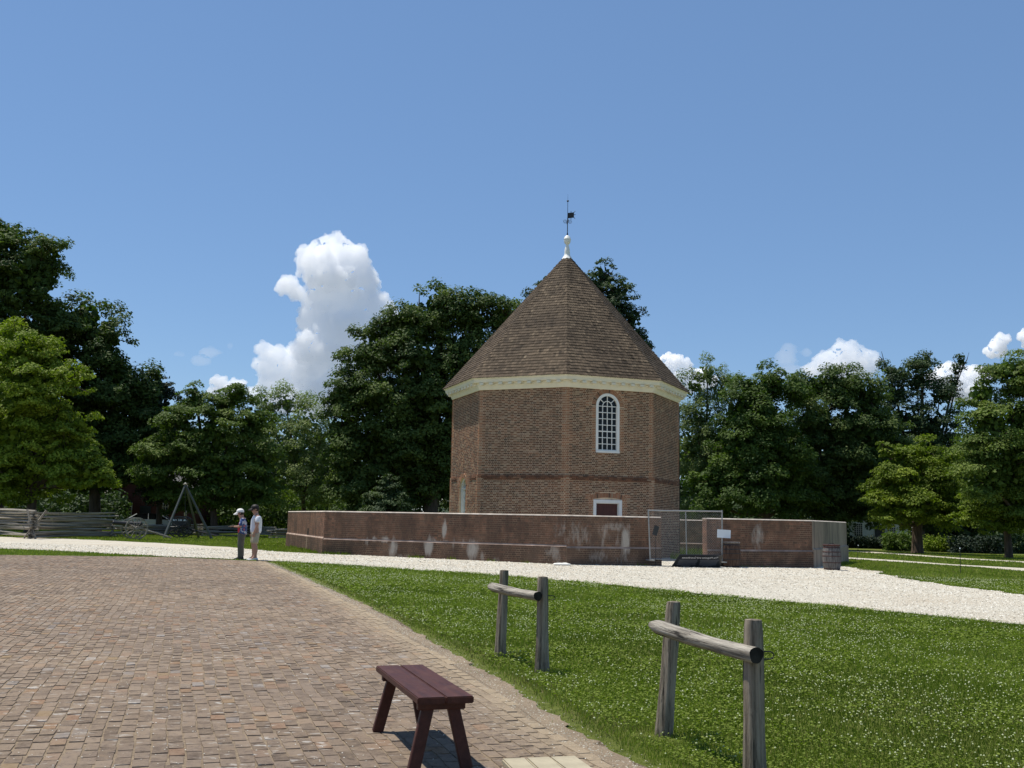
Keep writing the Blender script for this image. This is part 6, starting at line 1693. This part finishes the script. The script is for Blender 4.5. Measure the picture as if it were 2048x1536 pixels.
def person(label, foot, rz, H, arms, head_tilt, clothes):
    """front is local +X; H standing height; arms: {'L': (elbow, wrist), 'R': ...} in units of height"""
    T = empty('person', foot, rz, label=label, cat='person')
    h = H; V = []; E = []; Rr = []
    def add(p, r, par=None):
        V.append(Vector(p)*h); Rr.append((r[0]*h, r[1]*h) if isinstance(r, tuple) else r*h)
        if par is not None: E.append((par, len(V)-1))
        return len(V)-1
    pel = add((0, 0, .53), (.085, .062))
    bel = add((-.004, 0, .60), (.074, .055), pel); che = add((-.006, 0, .70), (.088, .062), bel); upp = add((-.012, 0, .785), (.078, .052), che)
    neck = add((-.004+head_tilt*.02, 0, .845), .033, upp); hd = Vector((head_tilt*.05, 0, .905))
    sk1 = add(tuple(hd+Vector((-.006, 0, -.018))), .046, neck); sk2 = add(tuple(hd+Vector((head_tilt*.012, 0, .035))), .056, sk1); sk3 = add(tuple(hd+Vector((head_tilt*.018-.004, 0, .072))), .040, sk2)
    chin = add(tuple(hd+Vector((.030+head_tilt*.006, 0, -.026))), .024, sk1)
    joints = {}
    for s, S in ((1, 'L'), (-1, 'R')):
        sh = add((-.012, s*.098, .800), .036, upp); el, wr, hand_dir = arms[S]
        e = add(el, .026, sh); w = add(wr, .017, e)
        hd_ = Vector(hand_dir).normalized(); p = add(tuple(Vector(wr)+hd_*.028), (.017, .012), w)
        joints[S] = (Vector((-.012, s*.098, .800)), Vector(el), Vector(wr), hd_)
        side = hd_.cross(Vector((0, s, 0))) if abs(hd_.y) < .8 else Vector((1, 0, 0))
        side.normalize()
        hip = add((0, s*.045, .50), (.052, .054), pel)
        kn = add((.012, s*.058+.0, .285), .040, hip); ca = add((-.006, s*.060, .205), .042, kn); an = add((0, s*.062, .045), .021, ca); to = add((.075, s*.070, .018), .020, an)
        he = add((-.025, s*.062, .018), .018, an)
    body = skin_obj('body', V, E, Rr, M['skin'], T, 2)
    # fingers: five short bent chains on each hand
    for S in ('L', 'R'):
        sh, el, wr, d = joints[S]; s = 1 if S == 'L' else -1
        lat = d.cross(Vector((0, 0, 1))); lat = Vector((1, 0, 0)) if lat.length < .3 else lat.normalized(); cur = d.cross(lat).normalized()
        for i in range(5):
            if i < 4:
                ln = (.040, .046, .043, .034)[i]; b = wr+d*.045+lat*((i-1.5)*.0105)
                pts = [b-d*.012, b, b+d*ln*.5+cur*.004, b+d*ln*.9+cur*.016]
            else:
                b = wr+d*.022+lat*(-.018); pts = [b, b-lat*.010+d*.008, b-lat*.016+d*.026]
            skin_obj('finger', [p*h for p in pts], [(k, k+1) for k in range(len(pts)-1)], [.0050*h]*len(pts), M['skin'], body, 1)
    # face
    fc = (hd+Vector((head_tilt*.012, 0, .03)))*h; g = Geo()
    g.ball(fc+Vector((.060*h, 0, -.012*h)), (.014*h, .009*h, .015*h), 8); g.build('nose', M['skin'], body, True)
    for s in (-1, 1):
        g = Geo(); g.ball(fc+Vector((.049*h, s*.019*h, .002*h)), .0065*h, 6); g.build('eye', M['hair'], body, True)
        g = Geo(); g.ball(fc+Vector((-.004*h, s*.055*h, -.006*h)), (.012*h, .006*h, .018*h), 6); g.build('ear', M['skin'], body, True)
    g = Geo(); g.ball(fc+Vector((.049*h, 0, -.036*h)), (.006*h, .015*h, .004*h), 6); g.build('mouth', M['red_top'], body, True)
    clothes(T, h, joints, fc, hd); T.scale = (1.13, 1.13, 1.0)
    return T
def garment(T, h, name, mat, pts, edges, rad, sub=2):
    return skin_obj(name, [Vector(p)*h for p in pts], edges, [(a*h, b*h) if isinstance((a, b), tuple) else a for a, b in [(r if isinstance(r, tuple) else (r, r)) for r in rad]], mat, T, sub)
def shoes(T, h, mat):
    for s in (-1, 1):
        g = Geo(); V = []; n = 12
        secs = [(-.05, .012, .030), (-.04, .026, .050), (0, .028, .052), (.04, .030, .036), (.08, .031, .030), (.105, .024, .022), (.115, .008, .012)]
        for x, wy, hz in secs:
            for k in range(n):
                a = 2*math.pi*k/n; V.append((x*h, (s*.064+wy*math.cos(a))*h, max(0, (hz*.5+hz*.5*math.sin(a)))*h))
        g.add(V, [(i*n+k, (i+1)*n+k, (i+1)*n+(k+1) % n, i*n+(k+1) % n) for i in range(len(secs)-1) for k in range(n)])
        g.add(V[:n], [tuple(range(n))]); g.add(V[-n:], [tuple(reversed(range(n)))]); g.build('shoe', mat, T, True)
def cap(T, h, fc, mat, brim, tilt):
    g = Geo(); c = fc+Vector((-.002*h, 0, .012*h)); R_ = .066*h
    g.lathe([(R_*1.02, 0), (R_*1.03, .02*h), (R_*.93, .045*h), (R_*.65, .066*h), (R_*.25, .076*h), (.001, .077*h)], 18, tuple(c), cap=False)
    o = g.build('cap', mat, T, True)
    g = Geo(); V = []; m = 9
    for j, rr_ in enumerate((R_*.95, R_+brim*h)):
        for i in range(m):
            a = -1.15+2.3*i/(m-1); V.append((c.x+(R_*.9 if j == 0 else rr_)*math.cos(a), c.y+R_*math.sin(a)*(1 if j == 0 else .92), c.z+(.008 if j == 0 else -.012-tilt*.05)*h-abs(math.sin(a))*.01*h*j))
    W = V+[(x, y, z-.006*h) for x, y, z in V]; n = 2*m
    g.add(W, [(i, i+1, m+i+1, m+i) for i in range(m-1)]+[(n+i, n+m+i, n+m+i+1, n+i+1) for i in range(m-1)]+[(m+i, m+i+1, n+m+i+1, n+m+i) for i in range(m-1)]); g.build('brim', mat, o, True)
def clothes_woman(T, h, J, fc, hd):
    garment(T, h, 'top', M['red_top'], [(.004, 0, .49), (.006, 0, .60), (.006, 0, .70), (0, 0, .775)], [(0, 1), (1, 2), (2, 3)], [(.090, .080), (.082, .074), (.090, .078), (.072, .056)])
    P = [(-.018, 0, .45), (-.016, 0, .60), (-.022, 0, .70), (-.024, 0, .79)]; Ed = [(0, 1), (1, 2), (2, 3)]; Rd = [(.125, .085), (.108, .076), (.108, .074), (.084, .056)]
    for s, S in ((1, 'L'), (-1, 'R')):
        sh, el, wr, d = J[S]; i = len(P); P += [tuple(sh), tuple(sh.lerp(el, .55)), tuple(el.lerp(wr, .12))]; Ed += [(3, i), (i, i+1), (i+1, i+2)]; Rd += [.046, .045, .043]
    garment(T, h, 'shirt', M['floral'], P, Ed, Rd)
    P = [(0, 0, .575), (0, 0, .50)]; Ed = [(0, 1)]; Rd = [(.090, .072), (.097, .078)]
    for s in (1, -1):
        i = len(P); P += [(0, s*.048, .45), (.012, s*.060, .285), (0, s*.063, .16), (0, s*.065, .02)]; Ed += [(1, i), (i, i+1), (i+1, i+2), (i+2, i+3)]; Rd += [(.064, .070), .058, .054, .054]
    garment(T, h, 'trousers', M['trousers'], P, Ed, Rd)
    shoes(T, h, M['shoe_dark']); cap(T, h, fc, M['cap_white'], .055, .6)
    g = Geo(); g.ball(fc+Vector((-.016*h, 0, -.004*h)), (.055*h, .060*h, .062*h), 10); g.build('hair', M['hair'], T, True)
    g = Geo(); m = (J['L'][2]+J['R'][2])/2*h+Vector((.10*h, 0, .015*h))
    rot = Matrix.Rotation(math.radians(24), 3, 'Y'); g.box(m, (.17, .26, .004), rot)
    o = g.build('paper_map', M['paper']); o.matrix_world = T.matrix_world.copy()
    bpy.context.view_layer.update(); o.matrix_world = Matrix.Translation(T.location) @ Matrix.Rotation(T.rotation_euler.z, 4, 'Z')
    tag(o, 'tan folded paper map held open by the person in the white cap', 'map')
def clothes_man(T, h, J, fc, hd):
    P = [(-.006, 0, .455), (-.006, 0, .61), (-.010, 0, .70), (-.014, 0, .79), (-.010, 0, .826)]; Ed = [(0, 1), (1, 2), (2, 3), (3, 4)]; Rd = [(.108, .084), (.098, .072), (.104, .072), (.086, .056), (.044, .042)]
    for s, S in ((1, 'L'), (-1, 'R')):
        sh, el, wr, d = J[S]; i = len(P); P += [tuple(sh+Vector((0, 0, .002))), tuple(sh.lerp(el, .45)), tuple(sh.lerp(el, .78))]; Ed += [(3, i), (i, i+1), (i+1, i+2)]; Rd += [.048, .046, .046]
    garment(T, h, 'shirt', M['shirt_white'], P, Ed, Rd)
    P = [(0, 0, .54), (0, 0, .50)]; Ed = [(0, 1)]; Rd = [(.090, .070), (.094, .074)]
    for s in (1, -1):
        i = len(P); P += [(0, s*.046, .45), (.008, s*.054, .37), (.010, s*.057, .285)]; Ed += [(1, i), (i, i+1), (i+1, i+2)]; Rd += [(.060, .062), .060, .060]
    garment(T, h, 'shorts', M['shorts'], P, Ed, Rd)
    shoes(T, h, M['shoe_white']); cap(T, h, fc, M['hair'], .05, .3)
    g = Geo(); g.ball(fc+Vector((-.016*h, 0, .0)), (.054*h, .059*h, .056*h), 10); g.build('hair', M['hair'], T, True)
fw = ground(481, 1118.5); fm = ground(508, 1120.5)
HW = (1118.5-1020)/PX*fw.y*1.0/1.0; HM = (1120.5-1012)/PX*fm.y
person('person in white cap, patterned blue shirt and olive trousers reading a map', fw, math.radians(190), HW*.985,
       {'L': ((.015, .125, .66), (.125, .055, .655), (1, -.3, .12)), 'R': ((.015, -.125, .66), (.125, -.055, .655), (1, .3, .12))}, .8, clothes_woman)
person('person in black cap, white shirt and khaki shorts, arms hanging', fm, math.radians(205), HM*.985,
       {'L': ((.0, .125, .645), (.045, .120, .510), (.15, 0, -1)), 'R': ((-.01, -.125, .645), (.035, -.125, .510), (.15, 0, -1))}, .45, clothes_man)
